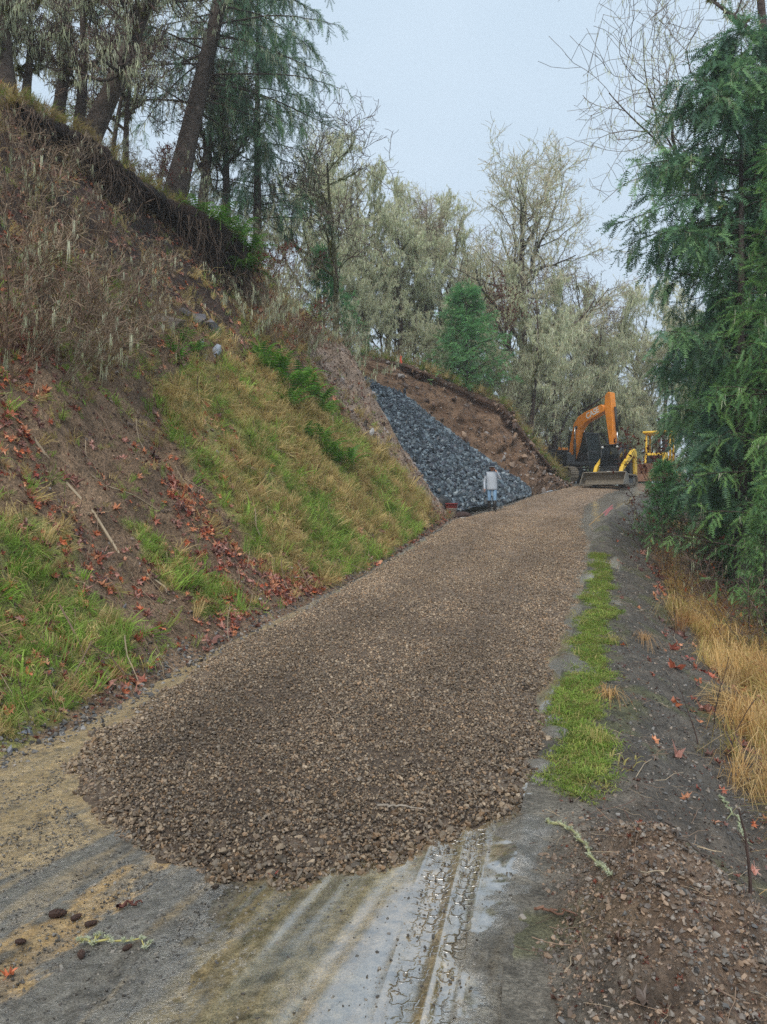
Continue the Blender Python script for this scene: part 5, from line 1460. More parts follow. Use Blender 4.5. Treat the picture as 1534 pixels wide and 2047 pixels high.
# cab: frame posts, roof, panes, seat
cab = empty('cab', (0, 0, 0), 0, ex)
cx0, cx1, cy0, cy1, cz0, cz1 = .02, 1.66, .16, 1.17, 1.13, 2.80
prof = [(cx0, cz0), (cx1, cz0), (cx1, 1.75), (cx1 - .22, cz1), (cx0 + .05, cz1), (cx0, 2.2)]
for y in (cy0, cy1):
    for i in range(len(prof)):
        a, b = prof[i], prof[(i + 1) % len(prof)]
        rod_part('post', (a[0], y, a[1]), (b[0], y, b[1]), .055, M['black'], cab, 6)
    poly_part('side_window', [(cx0 + .05, 1.7), (cx1 - .05, 1.72), (cx1 - .24, cz1 - .05), (cx0 + .08, cz1 - .05)], y - .008, y + .008, M['glass'], cab, 0)
    poly_part('door_panel', [(cx0 + .02, cz0 + .02), (cx1 - .02, cz0 + .02), (cx1 - .03, 1.68), (cx0 + .03, 1.68)], y - .02, y + .02, M['black'], cab, .01)
    rod_part('post', (.85, y, 1.7), (.85, y, cz1), .035, M['black'], cab, 6)
poly_part('roof', [(cx0, cz1), (cx1 - .16, cz1), (cx1 - .2, cz1 + .09), (cx0 + .05, cz1 + .09)], cy0 - .05, cy1 + .05, M['black'], cab, .02)
mb = MB(); mb.add([(cx1 - .01, cy0, 1.75), (cx1 - .01, cy1, 1.75), (cx1 - .23, cy1, cz1), (cx1 - .23, cy0, cz1)], [[0, 1, 2, 3]]); mb.add([(cx1 - .02, cy0, cz0), (cx1 - .02, cy1, cz0), (cx1 - .02, cy1, 1.74), (cx1 - .02, cy0, 1.74)], [[0, 1, 2, 3]])
mb.build('windscreen', M['glass'], cab)
for y in (cy0, cy1): rod_part('post', (cx1, y, cz0), (cx1, y, 1.75), .05, M['black'], cab, 6)
for z in (cz0, 1.75): rod_part('post', (cx1, cy0, z), (cx1, cy1, z), .045, M['black'], cab, 6)
box_part('rear_panel', (cx0, (cy0 + cy1) / 2, 1.65), (.05, cy1 - cy0, 1.0), M['black'], cab)
st = box_part('seat', (.6, .66, 1.5), (.5, .5, .18), M['seat'], cab, .04); box_part('seat_back', (.36, .66, 1.9), (.14, .48, .7), M['seat'], cab, .04)
rod_part('control_lever', (1.0, .45, 1.4), (1.05, .45, 1.9), .03, M['black'], cab, 6)
rod_part('mirror_arm', (cx1 - .1, cy1, 2.5), (cx1 + .15, cy1 + .3, 2.5), .02, M['black'], cab, 6); box_part('mirror', (cx1 + .16, cy1 + .32, 2.42), (.05, .16, .28), M['black'], cab)
# boom, stick, rams
BOOM = [(.42, 1.38), (.72, 1.36), (1.02, 2.1), (1.36, 3.02), (1.72, 3.36), (3.28, 3.86), (3.34, 4.12), (3.10, 4.28), (1.72, 3.98), (1.18, 3.78), (.86, 3.42), (.52, 2.2)]
boom = poly_part('boom', BOOM, -.21, .21, M['orange'], ex, .025)
rod_part('pivot_pin', (1.12, -.30, 3.18), (1.12, .30, 3.18), .09, M['black'], boom, 10)
STICK = [(3.30, 4.05), (3.36, 4.78), (3.58, 4.92), (3.78, 4.86), (3.86, 4.2), (3.98, 2.4), (3.94, 1.72), (3.74, 1.72), (3.62, 2.4), (3.40, 3.6)]
stick = poly_part('stick', STICK, -.17, .17, M['orange'], ex, .02)
sr = rod_part('stick_ram', (1.55, 0, 4.16), (2.75, 0, 4.62), .075, M['black'], ex); rod_part('ram_rod', (2.75, 0, 4.62), (3.42, 0, 4.84), .042, M['chrome'], sr)
for y in (-.36, .36):
    br_ = rod_part('boom_ram', (1.12, y, 1.32), (1.13, y, 2.45), .08, M['black'], ex); rod_part('ram_rod', (1.13, y, 2.45), (1.12, y, 3.18), .045, M['chrome'], br_)
bk = rod_part('bucket_ram', (3.98, 0, 4.05), (4.12, 0, 2.7), .07, M['black'], ex); rod_part('ram_rod', (4.12, 0, 2.7), (4.14, 0, 2.0), .04, M['chrome'], bk)
rod_part('bucket_link', (4.14, 0, 2.0), (3.84, 0, 1.95), .06, M['steel'], ex)
bucket_pts = [(3.70, 1.78), (4.10, 1.85), (4.28, 1.4), (4.15, .85), (3.75, .62), (3.25, .72), (3.30, .80), (3.72, .78), (3.98, 1.0), (4.02, 1.35), (3.80, 1.55)]
bkt = poly_part('bucket', bucket_pts, -.5, .5, M['steel'], ex, .01)
for k in range(5): box_part('tooth', (3.16, -.42 + .21 * k, .72), (.22, .08, .07), M['steel'], bkt, .01)
def lettering(txt, size, parent, loc, rot, mat, name='lettering', shear=0.0, off=0.008):
    cu = bpy.data.curves.new(name, 'FONT'); cu.body = txt; cu.size = size; cu.shear = shear; cu.extrude = .004; cu.offset = off
    cu.align_x = 'CENTER'; cu.align_y = 'CENTER'; cu.materials.append(mat)
    o = bpy.data.objects.new(name, cu); COL.objects.link(o)
    dg = bpy.context.evaluated_depsgraph_get(); dg.update()
    me = bpy.data.meshes.new_from_object(o.evaluated_get(dg)); bpy.data.objects.remove(o)
    if not me.materials: me.materials.append(mat)
    o = link(name, me, parent, loc); o.rotation_euler = rot
    return o
# the maker's name runs up the camera-side face of the boom
lt = lettering('CASE', .46, boom, (2.42, -.2165, 3.86), (math.radians(90), math.radians(-17.5), 0), M['white'], off=.012)
# ---------------------------------------------------------------- compact track loader
lx, ly = 11.85, 39.6
lz = float(ZR(ly)) + .03
ld = empty('track_loader', (lx, ly, lz), math.atan2(-.82, -.57)); tag(ld, 'yellow and black compact track loader with wide steel bucket down', 'loader')
for s in (-1, 1): track_assembly(ld, s * .68, -1.0, .55, .58, .36, 26)
poly_part('chassis', [(-1.35, .35), (.75, .35), (.75, .85), (.4, 1.0), (-1.35, 1.0)], -.48, .48, M['black'], ld, .03)
poly_part('engine_cover', [(-1.6, .6), (-.75, .6), (-.75, 1.72), (-1.45, 1.55), (-1.6, 1.3)], -.62, .62, M['black'], ld, .05)
lc_ = empty('cab', (0, 0, 0), 0, ld)
for y in (-.46, .46):
    for a, b in (((.62, .95), (.50, 2.05)), ((.50, 2.05), (-.75, 2.08)), ((-.75, 2.08), (-.75, .95)), ((-.1, .95), (-.1, 2.05))):
        rod_part('post', (a[0], y, a[1]), (b[0], y, b[1]), .045, M['black'], lc_, 6)
    poly_part('side_window', [(-.7, 1.05), (.55, 1.05), (.48, 2.0), (-.7, 2.02)], y - .006, y + .006, M['darkglass'], lc_, 0)
mb = MB(); mb.add([(.61, -.44, 1.0), (.61, .44, 1.0), (.50, .44, 2.02), (.50, -.44, 2.02)], [[0, 1, 2, 3]]); mb.build('door_glass', M['darkglass'], lc_)
poly_part('roof', [(-.8, 2.06), (.56, 2.04), (.6, 2.12), (-.76, 2.15)], -.52, .52, M['black'], lc_, .02)
rod_part('post', (.62, -.46, .97), (.62, .46, .97), .04, M['black'], lc_, 6)
box_part('seat', (-.25, 0, 1.15), (.45, .45, .4), M['seat'], lc_, .04)
box_part('front_plate', (.74, 0, .72), (.06, .9, .42), M['black'], ld, .02)
box_part('emblem', (.778, 0, .70), (.012, .18, .10), M['white'], ld, .004)
for s in (-1, 1):
    arm = poly_part('lift_arm', [(-1.55, 1.55), (-1.45, 1.85), (-1.2, 1.98), (-.9, 1.9), (.75, 1.02), (1.05, .62), (1.02, .28), (.84, .28), (.82, .58), (.6, .84), (-1.0, 1.62), (-1.4, 1.5)], s * .66 - .09, s * .66 + .09, M['yellow'], ld, .02)
    rm = rod_part('lift_ram', (-1.2, s * .52, .8), (-.1, s * .52, 1.15), .05, M['black'], ld); rod_part('ram_rod', (-.1, s * .52, 1.15), (.55, s * .55, 1.0), .03, M['chrome'], rm)
    rm = rod_part('tilt_ram', (.55, s * .34, 1.0), (.92, s * .34, .6), .045, M['black'], ld)
    poly_part('rear_tower', [(-1.62, .6), (-1.25, .6), (-1.15, 1.5), (-1.3, 1.85), (-1.6, 1.7)], s * .66 - .07, s * .66 + .07, M['yellow'], ld, .02)
    rod_part('headlight', (.56, s * .38, 1.98), (.62, s * .38, 1.98), .06, M['white'], ld, 8)
bp_ = [(1.06, .08), (1.95, .02), (1.98, .05), (1.25, .12), (1.14, .30), (1.22, .52), (1.42, .66), (1.38, .70), (1.16, .60), (1.04, .40)]
bkt = poly_part('bucket', bp_, -1.08, 1.08, M['track'], ld, 0)
for s in (-1, 1): poly_part('bucket_side', [(1.06, .08), (1.96, .03), (1.44, .68), (1.16, .58), (1.05, .38)], s * 1.09 - .02, s * 1.09 + .02, M['steel'], bkt, .004)
box_part('cutting_edge', (1.99, 0, .035), (.10, 2.2, .03), M['steel'], bkt, .004)
# ---------------------------------------------------------------- bulldozer behind the big fir
dx, dy = 17.0, 47.5
dz = road_z(dx, dy) if XL(dy) < dx < XR(dy) else H(dx, dy)
dzr = empty('bulldozer', (dx, dy, float(dz) + .03), math.radians(-118)); tag(dzr, 'yellow bulldozer with rusty blade half hidden behind the big fir', 'bulldozer')
for s in (-1, 1): track_assembly(dzr, s * .95, -1.25, 1.25, .9, .5, 30)
poly_part('body', [(-1.5, .6), (1.5, .6), (1.55, 1.7), (.4, 1.85), (.3, 1.5), (-1.5, 1.5)], -.6, .6, M['yellow'], dzr, .04)
poly_part('grille', [(1.56, .8), (1.6, .8), (1.6, 1.6), (1.56, 1.6)], -.45, .45, M['black'], dzr, .01)
box_part('seat', (-.6, 0, 1.75), (.5, .5, .5), M['seat'], dzr, .05)
cp_ = empty('canopy', (0, 0, 0), 0, dzr)
for x in (-1.2, .2):
    for y in (-.7, .7): rod_part('post', (x, y, 1.4), (x, y, 3.05), .06, M['yellow'], cp_, 8)
box_part('canopy_roof', (-.5, 0, 3.12), (1.9, 1.8, .14), M['yellow'], cp_, .04)
rod_part('exhaust', (.9, .2, 1.75), (.9, .2, 2.6), .05, M['black'], dzr)
blade = poly_part('blade', [(2.15, .05), (2.35, .02), (2.22, .5), (2.30, 1.05), (2.16, 1.08), (2.08, .5)], -1.55, 1.55, M['rust'], dzr, .01)
for s in (-1, 1):
    box_part('push_arm', (1.3, s * 1.32, .5), (2.0, .14, .2), M['yellow'], dzr, .02)
    rm = rod_part('blade_ram', (1.4, s * .5, 1.55), (1.9, s * .5, 1.1), .06, M['yellow'], dzr); rod_part('ram_rod', (1.9, s * .5, 1.1), (2.15, s * .5, .8), .035, M['chrome'], rm)

# ================================================================ person walking down the road edge, hand raised to the face
def make_person(loc, rz):
    J = {'pelvis': (0, 0, .90, .135, .105), 'spine': (.0, 0, 1.10, .135, .105), 'chest': (.01, 0, 1.30, .165, .115), 'neck': (.03, 0, 1.46, .055, .055), 'head': (.06, 0, 1.56, .078, .085), 'crown': (.07, 0, 1.68, .068, .075),
         'lsh': (.01, .18, 1.385, .062, .062), 'lel': (.08, .30, 1.17, .050, .050), 'lwr': (.20, .17, 1.42, .038, .036), 'lha': (.20, .10, 1.50, .030, .035),
         'rsh': (.01, -.18, 1.385, .062, .062), 'rel': (-.03, -.27, 1.11, .050, .050), 'rwr': (.05, -.27, .88, .038, .036), 'rha': (.07, -.26, .79, .030, .038),
         'lhip': (.0, .095, .86, .092, .092), 'lkn': (.10, .10, .48, .064, .064), 'lan': (.10, .10, .10, .048, .05), 'lto': (.25, .115, .045, .038, .04),
         'rhip': (.0, -.095, .86, .092, .092), 'rkn': (.02, -.10, .47, .064, .064), 'ran': (-.06, -.10, .11, .048, .05), 'rto': (.09, -.115, .045, .038, .04)}
    E = [('pelvis', 'spine'), ('spine', 'chest'), ('chest', 'neck'), ('neck', 'head'), ('head', 'crown'), ('chest', 'lsh'), ('lsh', 'lel'), ('lel', 'lwr'), ('lwr', 'lha'), ('chest', 'rsh'), ('rsh', 'rel'), ('rel', 'rwr'), ('rwr', 'rha'),
         ('pelvis', 'lhip'), ('lhip', 'lkn'), ('lkn', 'lan'), ('lan', 'lto'), ('pelvis', 'rhip'), ('rhip', 'rkn'), ('rkn', 'ran'), ('ran', 'rto')]
    keys = list(J)
    me = bpy.data.meshes.new('skeleton')
    me.from_pydata([J[k][:3] for k in keys], [(keys.index(a), keys.index(b)) for a, b in E], [])
    o = bpy.data.objects.new('skeleton', me); COL.objects.link(o)
    sk = o.modifiers.new('skin', 'SKIN'); sk.use_smooth_shade = True
    ss = o.modifiers.new('sub', 'SUBSURF'); ss.levels = 2; ss.render_levels = 2
    for i, k in enumerate(keys):
        d = me.skin_vertices[0].data[i]; d.radius = (J[k][3], J[k][4]); d.use_root = (k == 'pelvis')
    dg = bpy.context.evaluated_depsgraph_get(); dg.update()
    bmh = bpy.data.meshes.new_from_object(o.evaluated_get(dg))
    bpy.data.objects.remove(o)
    # five fingers on each hand, curled, joined to the body surface
    mb = MB()
    n = len(bmh.vertices); v = np.zeros(n * 3); bmh.vertices.foreach_get('co', v); v = v.reshape(-1, 3)
    faces = [list(p.vertices) for p in bmh.polygons]
    q4 = np.array([f for f in faces if len(f) == 4]); q3 = [f for f in faces if len(f) == 3]
    mb.add(v, q4);
    if q3: mb.f.append(np.array(q3)); mb.m.append(np.zeros(len(q3)))
    nb = mb.n
    for hand, d, sgn in (('lha', (-.35, -.45, .8), 1), ('rha', (.25, .12, -.95), -1)):
        h = np.array(J[hand][:3]); d = unit(np.array(d)); s_ = unit(np.cross(d, [0, 1, .2]))
        for i in range(4):
            b = h + s_ * (i - 1.5) * .02 + d * .02; l = (.062, .07, .066, .052)[i]
            P = np.stack([b, b + d * l * .5, b + d * l * .85 + np.array([-.012 * sgn, -.01, 0]), b + d * l + np.array([-.028 * sgn, -.012, -.005])])[None]
            tubes(mb, P, np.array([[.011, .010, .009, .004]]), 6, (.5, .4, .3), 0)
        b = h + s_ * .03; P = np.stack([b, b + s_ * .025 + d * .02, b + s_ * .03 + d * .045, b + s_ * .028 + d * .06])[None]
        tubes(mb, P, np.array([[.013, .011, .010, .004]]), 6, (.5, .4, .3), 0)
    bm_ = mb.mesh('body', [M['hoodie'], M['jeans'], M['boots'], M['skin']], True)
    co = np.zeros(len(bm_.vertices) * 3); bm_.vertices.foreach_get('co', co); co = co.reshape(-1, 3)
    mi = np.zeros(len(bm_.polygons), np.int32)
    for p in bm_.polygons:
        c = co[list(p.vertices)].mean(0)
        m = 0 if c[2] > .86 else 1
        if c[2] < .40: m = 2
        if c[2] > 1.47 and abs(c[1]) < .12: m = 3
        if min(np.linalg.norm(c - np.array(J['lha'][:3])), np.linalg.norm(c - np.array(J['rha'][:3]))) < .095: m = 3
        if np.linalg.norm(c - (np.array(J['rwr'][:3]))) < .09 and c[2] > .83: m = 0
        mi[p.index] = m
    bm_.polygons.foreach_set('material_index', mi)
    root = empty('person', loc, rz)
    link('body', bm_, root)
    # clothing: hooded sweatshirt body with hem and hood, trouser cuffs over boots, cap with brim
    def ring_sheet(name, rings, mat, k=18, thick=0):
        mb = MB(); V = []
        for (cx_, cy_, z, rx, ry) in rings:
            th = np.arange(k) / k * 6.283; V.append(np.stack([cx_ + rx * np.cos(th), cy_ + ry * np.sin(th), np.full(k, z)], 1))
        V = np.array(V); idx = np.arange(len(rings) * k).reshape(len(rings), k)
        f = np.stack([idx[:-1], np.roll(idx[:-1], -1, 1), np.roll(idx[1:], -1, 1), idx[1:]], -1).reshape(-1, 4)
        mb.add(V.reshape(-1, 3), f); return mb.build(name, mat, root, True)
    ring_sheet('hoodie', [(0, 0, .80, .150, .185), (0, 0, .83, .160, .195), (0, 0, .90, .158, .190), (0, 0, 1.10, .155, .190), (.01, 0, 1.28, .155, .21), (.01, 0, 1.40, .13, .185), (.02, 0, 1.45, .085, .11)], M['hoodie'])
    ring_sheet('hood', [(-.03, 0, 1.40, .14, .15), (-.03, 0, 1.47, .125, .14), (-.02, 0, 1.52, .10, .115)], M['dark_cloth'])
    ring_sheet('boot_shaft', [(.10, .10, .05, .062, .058), (.10, .10, .20, .068, .062), (.10, .10, .40, .076, .072), (.10, .10, .41, .06, .06)], M['boots'])
    ring_sheet('boot_shaft', [(-.06, -.10, .05, .062, .058), (-.05, -.10, .20, .068, .062), (-.02, -.10, .40, .076, .072), (-.02, -.10, .41, .06, .06)], M['boots'])
    cap = ring_sheet('cap', [(.065, 0, 1.625, .118, .100), (.06, 0, 1.67, .116, .098), (.055, 0, 1.72, .095, .082), (.055, 0, 1.75, .055, .05), (.055, 0, 1.757, .002, .002)], M['dark_cloth'])
    ring_sheet('hat_brim', [(.07, 0, 1.632, .115, .098), (.09, 0, 1.618, .185, .150), (.09, 0, 1.612, .185, .150), (.07, 0, 1.622, .115, .098)], M['grey_cloth'])
    # face
    box_part('nose', (.150, 0, 1.555), (.028, .028, .04), M['skin'], root, .008)
    for s in (-1, 1):
        box_part('eye', (.136, s * .032, 1.585), (.012, .022, .010), M['dark_cloth'], root, .003); box_part('ear', (.055, s * .088, 1.56), (.03, .018, .055), M['skin'], root, .007)
    box_part('mouth', (.140, 0, 1.512), (.010, .045, .008), M['dark_lip'], root, .002)
    box_part('hair', (-.01, 0, 1.58), (.09, .15, .10), M['dark_cloth'], root, .03)
    return root
M['hoodie'] = mat_plain('grey_hoodie', tuple(srgb(196, 206, 220)), .9, 0, .12, 25); M['jeans'] = mat_plain('blue_jeans', tuple(srgb(136, 172, 208)), .9, 0, .2, 20)
M['boots'] = mat_plain('rubber_boots', tuple(srgb(40, 38, 38)), .45, 0, .2, 10); M['skin'] = mat_plain('skin', tuple(srgb(200, 148, 124)), .55, 0, .06, 20)
M['dark_cloth'] = mat_plain('dark_cap_cloth', tuple(srgb(44, 54, 70)), .9, 0, .15, 30); M['grey_cloth'] = mat_plain('grey_brim_cloth', tuple(srgb(150, 158, 166)), .9, 0, .12, 30); M['dark_lip'] = mat_plain('lips', tuple(srgb(150, 90, 80)), .6, 0, .05, 30)
pY = 27.7; pX = (984 - CX) / F * pY
pz = float(H(pX, pY)) + .03
person = make_person((pX, pY, pz), math.atan2(-1, -.12))
person.scale = (1.0, 1.0, 1.0)
tag(person, 'person in grey hoodie, jeans and black boots, hand raised to the face', 'person')

# ================================================================ small things by the rock pile
def lathe(prof, k=24):
    th = np.arange(k) / k * 6.283
    V = np.array([[(r * math.cos(t), r * math.sin(t), z) for t in th] for r, z in prof]); idx = np.arange(len(prof) * k).reshape(len(prof), k)
    f = np.stack([idx[:-1], np.roll(idx[:-1], -1, 1), np.roll(idx[1:], -1, 1), idx[1:]], -1).reshape(-1, 4)
    return V.reshape(-1, 3), f
bY = 26.2; bX = (903 - CX) / F * bY; bz = float(H(bX, bY)) + .01
M['bwhite'] = mat_plain('white_plastic', tuple(srgb(216, 208, 200)), .4, 0, .12, 6); M['red'] = mat_plain('red_plastic', tuple(srgb(140, 52, 54)), .45, 0, .2, 8)
bkt = empty('bucket', (bX, bY, bz), 0); tag(bkt, 'white plastic bucket with dark red top standing by the rock pile', 'bucket')
mb = MB(); mb.add(*lathe([(.001, 0), (.155, 0), (.175, .28), (.185, .28), (.185, .31), (.178, .31)])); mb.build('pail', M['bwhite'], bkt, True)
mb = MB(); mb.add(*lathe([(.190, .30), (.196, .31), (.205, .44), (.215, .44), (.215, .47), (.19, .475), (.001, .475)])); mb.build('lid', M['red'], bkt, True)
mb = MB(); th = np.linspace(.5, 2.64, 12); tubes(mb, np.stack([np.cos(th) * .21, 0 * th - .02, .30 - np.sin(th) * .18], 1)[None], np.full((1, 12), .006), 5, (.5, .5, .5), 0); mb.build('handle', M['steel'], bkt)
mb = MB(); mb.box((-.07, -.172, .16), (.07, .012, .10)); mb.build('sticker', M['red'], bkt)
# dark tool bag, sack and white lid beside the bucket
def soft_lump(name, seed, size, mat, loc, rz, label, cat):
    r = np.random.default_rng(seed); bm = bmesh.new(); bmesh.ops.create_icosphere(bm, subdivisions=3, radius=.5)
    for v in bm.verts:
        p = np.array(v.co); k = 1 + .25 * (fbm(p[0] * 4 + seed, p[1] * 4 + p[2] * 3, 3, seed) - .5) * 2
        v.co = Vector(p * k * np.array(size)); v.co.z = max(v.co.z, -size[2] * .34)
    me = bpy.data.meshes.new(name); bm.to_mesh(me); bm.free(); me.materials.append(mat)
    for p in me.polygons: p.use_smooth = True
    o = link(name, me, None, (loc[0], loc[1], loc[2] + size[2] * .34)); o.rotation_euler = (0, 0, rz); tag(o, label, cat); return o
q = lambda px, Y: ((px - CX) / F * Y, Y, float(H((px - CX) / F * Y, Y)))
soft_lump('tool_bag', 3, (.55, .4, .75), M['black'], q(886, 26.6), .3, 'black tool bag slumped behind the white bucket', 'bag')
soft_lump('sack', 5, (.7, .4, .28), mat_plain('dark_brown_sack', tuple(srgb(70, 52, 48)), .8, 0, .2, 10), q(922, 26.3), .2, 'flat dark brown sack on the ground right of the bucket', 'sack')
mb = MB(); mb.add(*lathe([(.001, .03), (.17, .03), (.18, .02), (.18, 0), (.17, 0)])); o = mb.build('plastic_disc', M['bwhite'], None, True, q(930, 25.6)); tag(o, 'white bucket lid lying on the ground beside the sack', 'lid')
o = soft_lump('shovel_blade', 8, (.3, .1, .35), M['steel'], q(877, 26.9), 0, 'grey shovel blade leaning behind the tool bag', 'shovel')

# survey stakes
M['pink'] = mat_plain('pink_flagging', tuple(srgb(236, 92, 60)), .6, 0, .1, 30); M['wood'] = mat_plain('stake_wood', tuple(srgb(196, 168, 130)), .8, 0, .2, 20)
def stake(loc, h, tilt, label, mat_top, name='survey_stake'):
    e = empty(name, loc); e.rotation_euler = tilt
    box_part('post', (0, 0, h * .3), (.035, .016, h * .6), M['wood'], e, .003); box_part('flag', (0, 0, h * .8), (.037, .018, h * .4), mat_top, e, .003)
    mb = MB(); z = np.linspace(0, -.35, 6); mb.add(np.concatenate([np.stack([.03 + .02 * np.sin(z * 12), 0 * z - .014, h * .95 + z], 1), np.stack([.09 + .02 * np.sin(z * 14), 0 * z - .02, h * .95 + z], 1)]), [[i, i + 1, i + 7, i + 6] for i in range(5)]); mb.build('ribbon', mat_top, e)
    tag(e, label, 'stake'); return e
sp_ = cut_top_x((797 - CX) / F * 38, -.6)
stake((sp_[0], sp_[1], sp_[2] - .75), 1.15, (0, .05, 0), 'orange flagged survey stake at the top of the earth cut', M['pink'])
M['redpaint'] = mat_plain('red_painted_tip', tuple(srgb(222, 150, 156)), .6, 0, .1, 30)
pp = hit(1178, 1050)
stake(tuple(pp), 1.0, (0, math.radians(52), math.radians(12)), 'pink and white stake lying tilted on the dirt at the road edge', M['redpaint'])

# ================================================================ wet winter air
hz = MB(); hz.box((0, 300, -15), (1500, 1260, 130))
haze = hz.build('haze')
hm = bpy.data.materials.new('haze_air'); hm.use_nodes = True
hn = hm.node_tree.nodes; hn.clear()
ho = hn.new('ShaderNodeOutputMaterial'); hv = hn.new('ShaderNodeVolumePrincipled')
hv.inputs['Color'].default_value = (.93, .96, 1, 1); hv.inputs['Density'].default_value = .0015
hm.node_tree.links.new(hv.outputs['Volume'], ho.inputs['Volume'])
haze.data.materials.clear(); haze.data.materials.append(hm)
tag(haze, 'pale winter mist hanging in the air over the road', 'haze', kind='stuff')

# ================================================================ sticks, cones and sprigs lying about
def ground_pts(pxs, lift=.02):
    out = []
    for px, py in pxs:
        p = hit(px, py); out.append(p + np.array([0, 0, lift]))
    return np.array(out)
rs_ = np.random.default_rng(9)
def stick(name, pxs, r, col, label, cat='stick', lich=0, twigs_=0, lift=.02, lw=.004):
    P = ground_pts(pxs, lift); t = np.linspace(0, 1, len(P)); s = np.linspace(0, 1, 16)
    Q = np.stack([np.interp(s, t, P[:, k]) for k in range(3)], 1); base = Q[0].copy(); Q = Q - base
    Q[1:-1] += rs_.normal(0, .012, (14, 3)) * [1, 1, .4]
    e = empty(name, tuple(base))
    mb = MB(); tubes(mb, Q[None], np.linspace(r, r * .4, 16)[None], 6, col, .25, 0, rs_)
    if twigs_:
        B1, R1 = grow(Q[None], np.linspace(r, r * .5, 16)[None], twigs_, .2, 1, 40, .18, 5, .15, .02, .6, rs_); tubes(mb, B1, R1, 4, col, .25, 0, rs_)
    mb.build('stem', M['twig'], e)
    if lich:
        mb = MB(); S = Q[rs_.integers(0, 16, lich)] + rs_.normal(0, r * .5, (lich, 3)); d = rs_.normal(0, 1, (lich, 3)); d[:, 2] = np.abs(d[:, 2]) * .6
        pv = np.array([[0, .07, 0], [0, -.07, 0], [.5, .10, .1], [1, 0, 0], [.5, -.10, .1]]); pf = np.array([[0, 1, 2], [1, 4, 2], [4, 3, 2]])
        bake(mb, pv, pf, S, d, rs_.uniform(.008, .020, lich), LICH[rs_.integers(0, 4, lich)] * rs_.uniform(.7, 1, (lich, 1)), rs_)
        mb.build('lichen', M['lichen'], e)['kind'] = 'stuff'
    tag(e, label, cat); return e
stick('lichen_stick', [(1095, 1648), (1135, 1662), (1165, 1692), (1195, 1735), (1218, 1758)], .009, srgb(150, 150, 110), 'pale green lichen covered stick lying on the dark verge', lich=1100)
stick('lichen_stick', [(1440, 1600), (1462, 1625), (1478, 1660), (1490, 1690)], .008, srgb(150, 160, 130), 'pale lichen covered stick below the dry grass at the right edge', lich=600, twigs_=4)
stick('dead_stick', [(755, 1637), (800, 1638), (850, 1641)], .008, srgb(150, 140, 128), 'grey dead stick lying on the front of the gravel', lift=.07)
stick('dead_stick', [(1070, 1828), (1110, 1830), (1150, 1836)], .007, srgb(112, 84, 70), 'short brown stick on top of the spoil heap', lift=.02)
stick('dead_stick', [(1330, 1650), (1380, 1700), (1430, 1738)], .008, srgb(84, 76, 70), 'dark straight stick lying on the verge slope')
stick('dead_stick', [(235, 1823), (262, 1817), (285, 1815)], .008, srgb(96, 62, 54), 'short reddish stick on the muddy road')
stick('moss_scrap', [(165, 1895), (200, 1885), (240, 1893), (300, 1897)], .006, srgb(170, 160, 100), 'yellow green moss scrap lying on the muddy road', 'moss', lich=700)
stick('fir_sprig', [(745, 1135), (765, 1118), (790, 1125), (812, 1137)], .012, srgb(96, 84, 70), 'broken green sprig lying at the foot of the bank', 'branch', lich=60, twigs_=7)
# bare stems standing on the verge
def stem(px, py, h, lean, label, seed, r=.008):
    p = hit(px, py); rg = np.random.default_rng(seed)
    L0 = walk(np.zeros((1, 3)), np.array([[lean, 0, 1.]]), np.array([h]), 12, .06, .0, rg); R0 = np.linspace(r, r * .4, 12)[None]
    L1, R1 = grow(L0, R0, 5, .35, 1, 38, h * .3, 6, .12, .05, .6, rg)
    e = empty('bare_sapling', tuple(p)); mb = MB(); tubes(mb, L0, R0, 5, srgb(74, 60, 56), .25, 0, rg); mb.build('stem', M['twig'], e)
    mb = MB(); tubes(mb, L1, R1, 4, srgb(82, 66, 60), .25, 0, rg); mb.build('twigs', M['twig'], e); tag(e, label, 'sapling')
stem(1500, 1790, .42, .05, 'dark bare sapling stem at the lower right frame edge', 1, .010)
stem(1395, 1490, .55, -.12, 'thin bare stem rising from the verge gravel beside the dry grass', 2, .006)
stem(1425, 1470, .75, -.05, 'taller thin bare stem right beside the dry grass', 3, .006)
stem(1455, 1520, .6, .3, 'leaning bare stem in the dry grass', 4, .006)
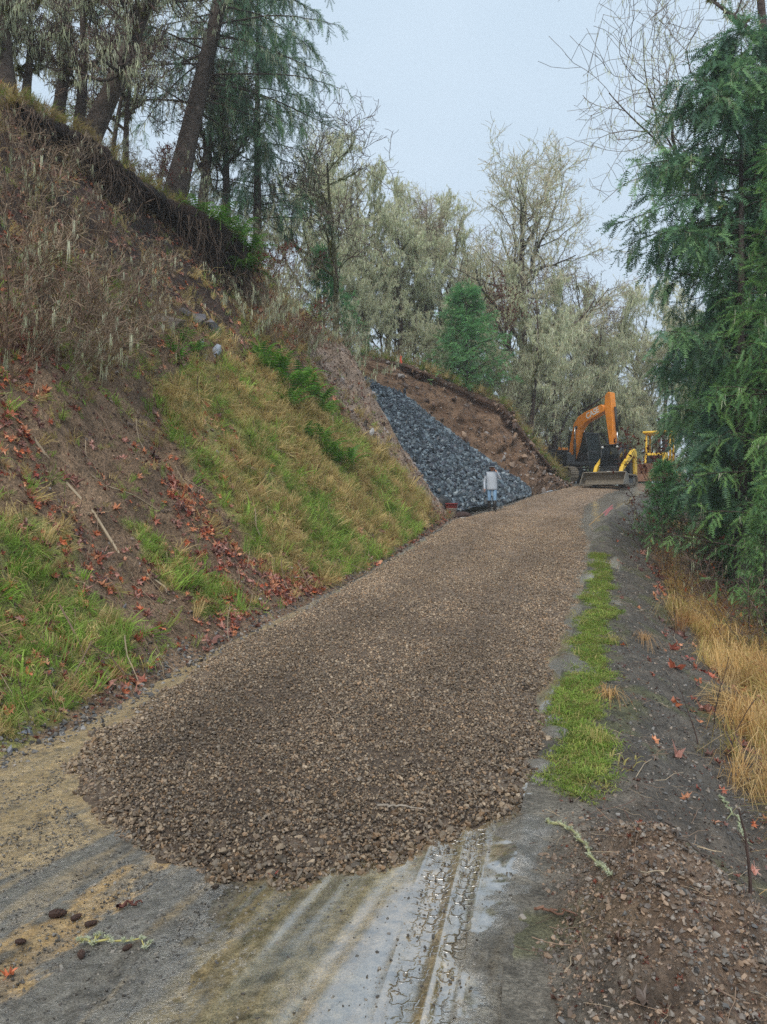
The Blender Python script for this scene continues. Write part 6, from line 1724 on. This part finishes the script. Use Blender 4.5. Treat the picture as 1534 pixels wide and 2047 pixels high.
# cones on the mud
cone_m = MB(); cv, cf = lathe([(.001, -.5), (.16, -.45), (.24, -.2), (.22, .1), (.14, .38), (.001, .5)], 10)
cone_m.add(cv[:, [2, 0, 1]], cf, srgb(64, 48, 42))
rc = np.random.default_rng(3)
for k in range(46):
    t = k / 46; a = k * 2.4; rr0 = .24 * math.sin(math.pi * (t * .86 + .1)); b = np.array([-.45 + .9 * t, rr0 * math.cos(a), rr0 * math.sin(a)]); o = np.array([.10, .10 * math.cos(a), .10 * math.sin(a)]); s = np.array([0, -math.sin(a), math.cos(a)]) * .07
    cone_m.add([b - s, b + s, b + o], [[0, 1, 2]], srgb(86, 64, 54) * rc.uniform(.7, 1.2))
cone_me = cone_m.mesh('cone', mat_attr('cone_scales', .7, (30, .6, 1.3)))
for px, py, s, rz, lab in ((116, 1835, .075, .2, 'largest dark cone lying on the grey mud'), (153, 1838, .05, 1.0, 'small dark cone just right of the largest cone'), (182, 1853, .05, .4, 'dark cone on the orange mud streak'), (163, 1915, .05, 2.0, 'dark cone below the orange mud streak'), (42, 1888, .045, .1, 'dark cone near the left frame edge on the mud'), (255, 1900, .04, .9, 'small cone beside the moss scrap')):
    p = hit(px, py); o = link('fir_cone', cone_me, None, (p[0], p[1], p[2] + s * .2)); o.scale = (s,) * 3; o.rotation_euler = (rc.uniform(0, 6), 0, rz); tag(o, lab, 'cone', 'cones on the mud')
# a curled orange leaf on the road
p = hit(18, 1955); o = link('maple_leaf', leaf_meshes[2], None, (p[0], p[1], p[2] + .012)); o.scale = (.085,) * 3; o.color = (*srgb(206, 120, 84), 1); tag(o, 'orange maple leaf on the mud at the left frame edge', 'leaf')
p = hit(545, 1757); o = link('maple_leaf', leaf_meshes[3], None, (p[0], p[1], p[2] + .012)); o.scale = (.075,) * 3; o.color = (*srgb(140, 60, 46), 1); tag(o, 'dark red leaf at the front edge of the gravel', 'leaf')
# grass fringe along the lip of the earth cut
rf = np.random.default_rng(12); n = 700
ss_ = rf.uniform(.26, .80, n); Pf = resample(Cc, tpar, ss_) + np.stack([rf.normal(0, .1, n), rf.normal(-.1, .3, n), rf.normal(.08, .1, n)], 1)
scatter('lip_grass', Pf, np.stack([rf.normal(.6, .6, n), rf.normal(.2, .5, n), rf.uniform(0, 6.28, n)], 1), np.repeat(rf.uniform(.9, 2.0, n)[:, None], 3, 1), rf.integers(0, 10, n), short + longg, np.concatenate([DRY, GRN])[rf.integers(0, 6, n)] * rf.uniform(.5, 1, (n, 1)), parent=cut)
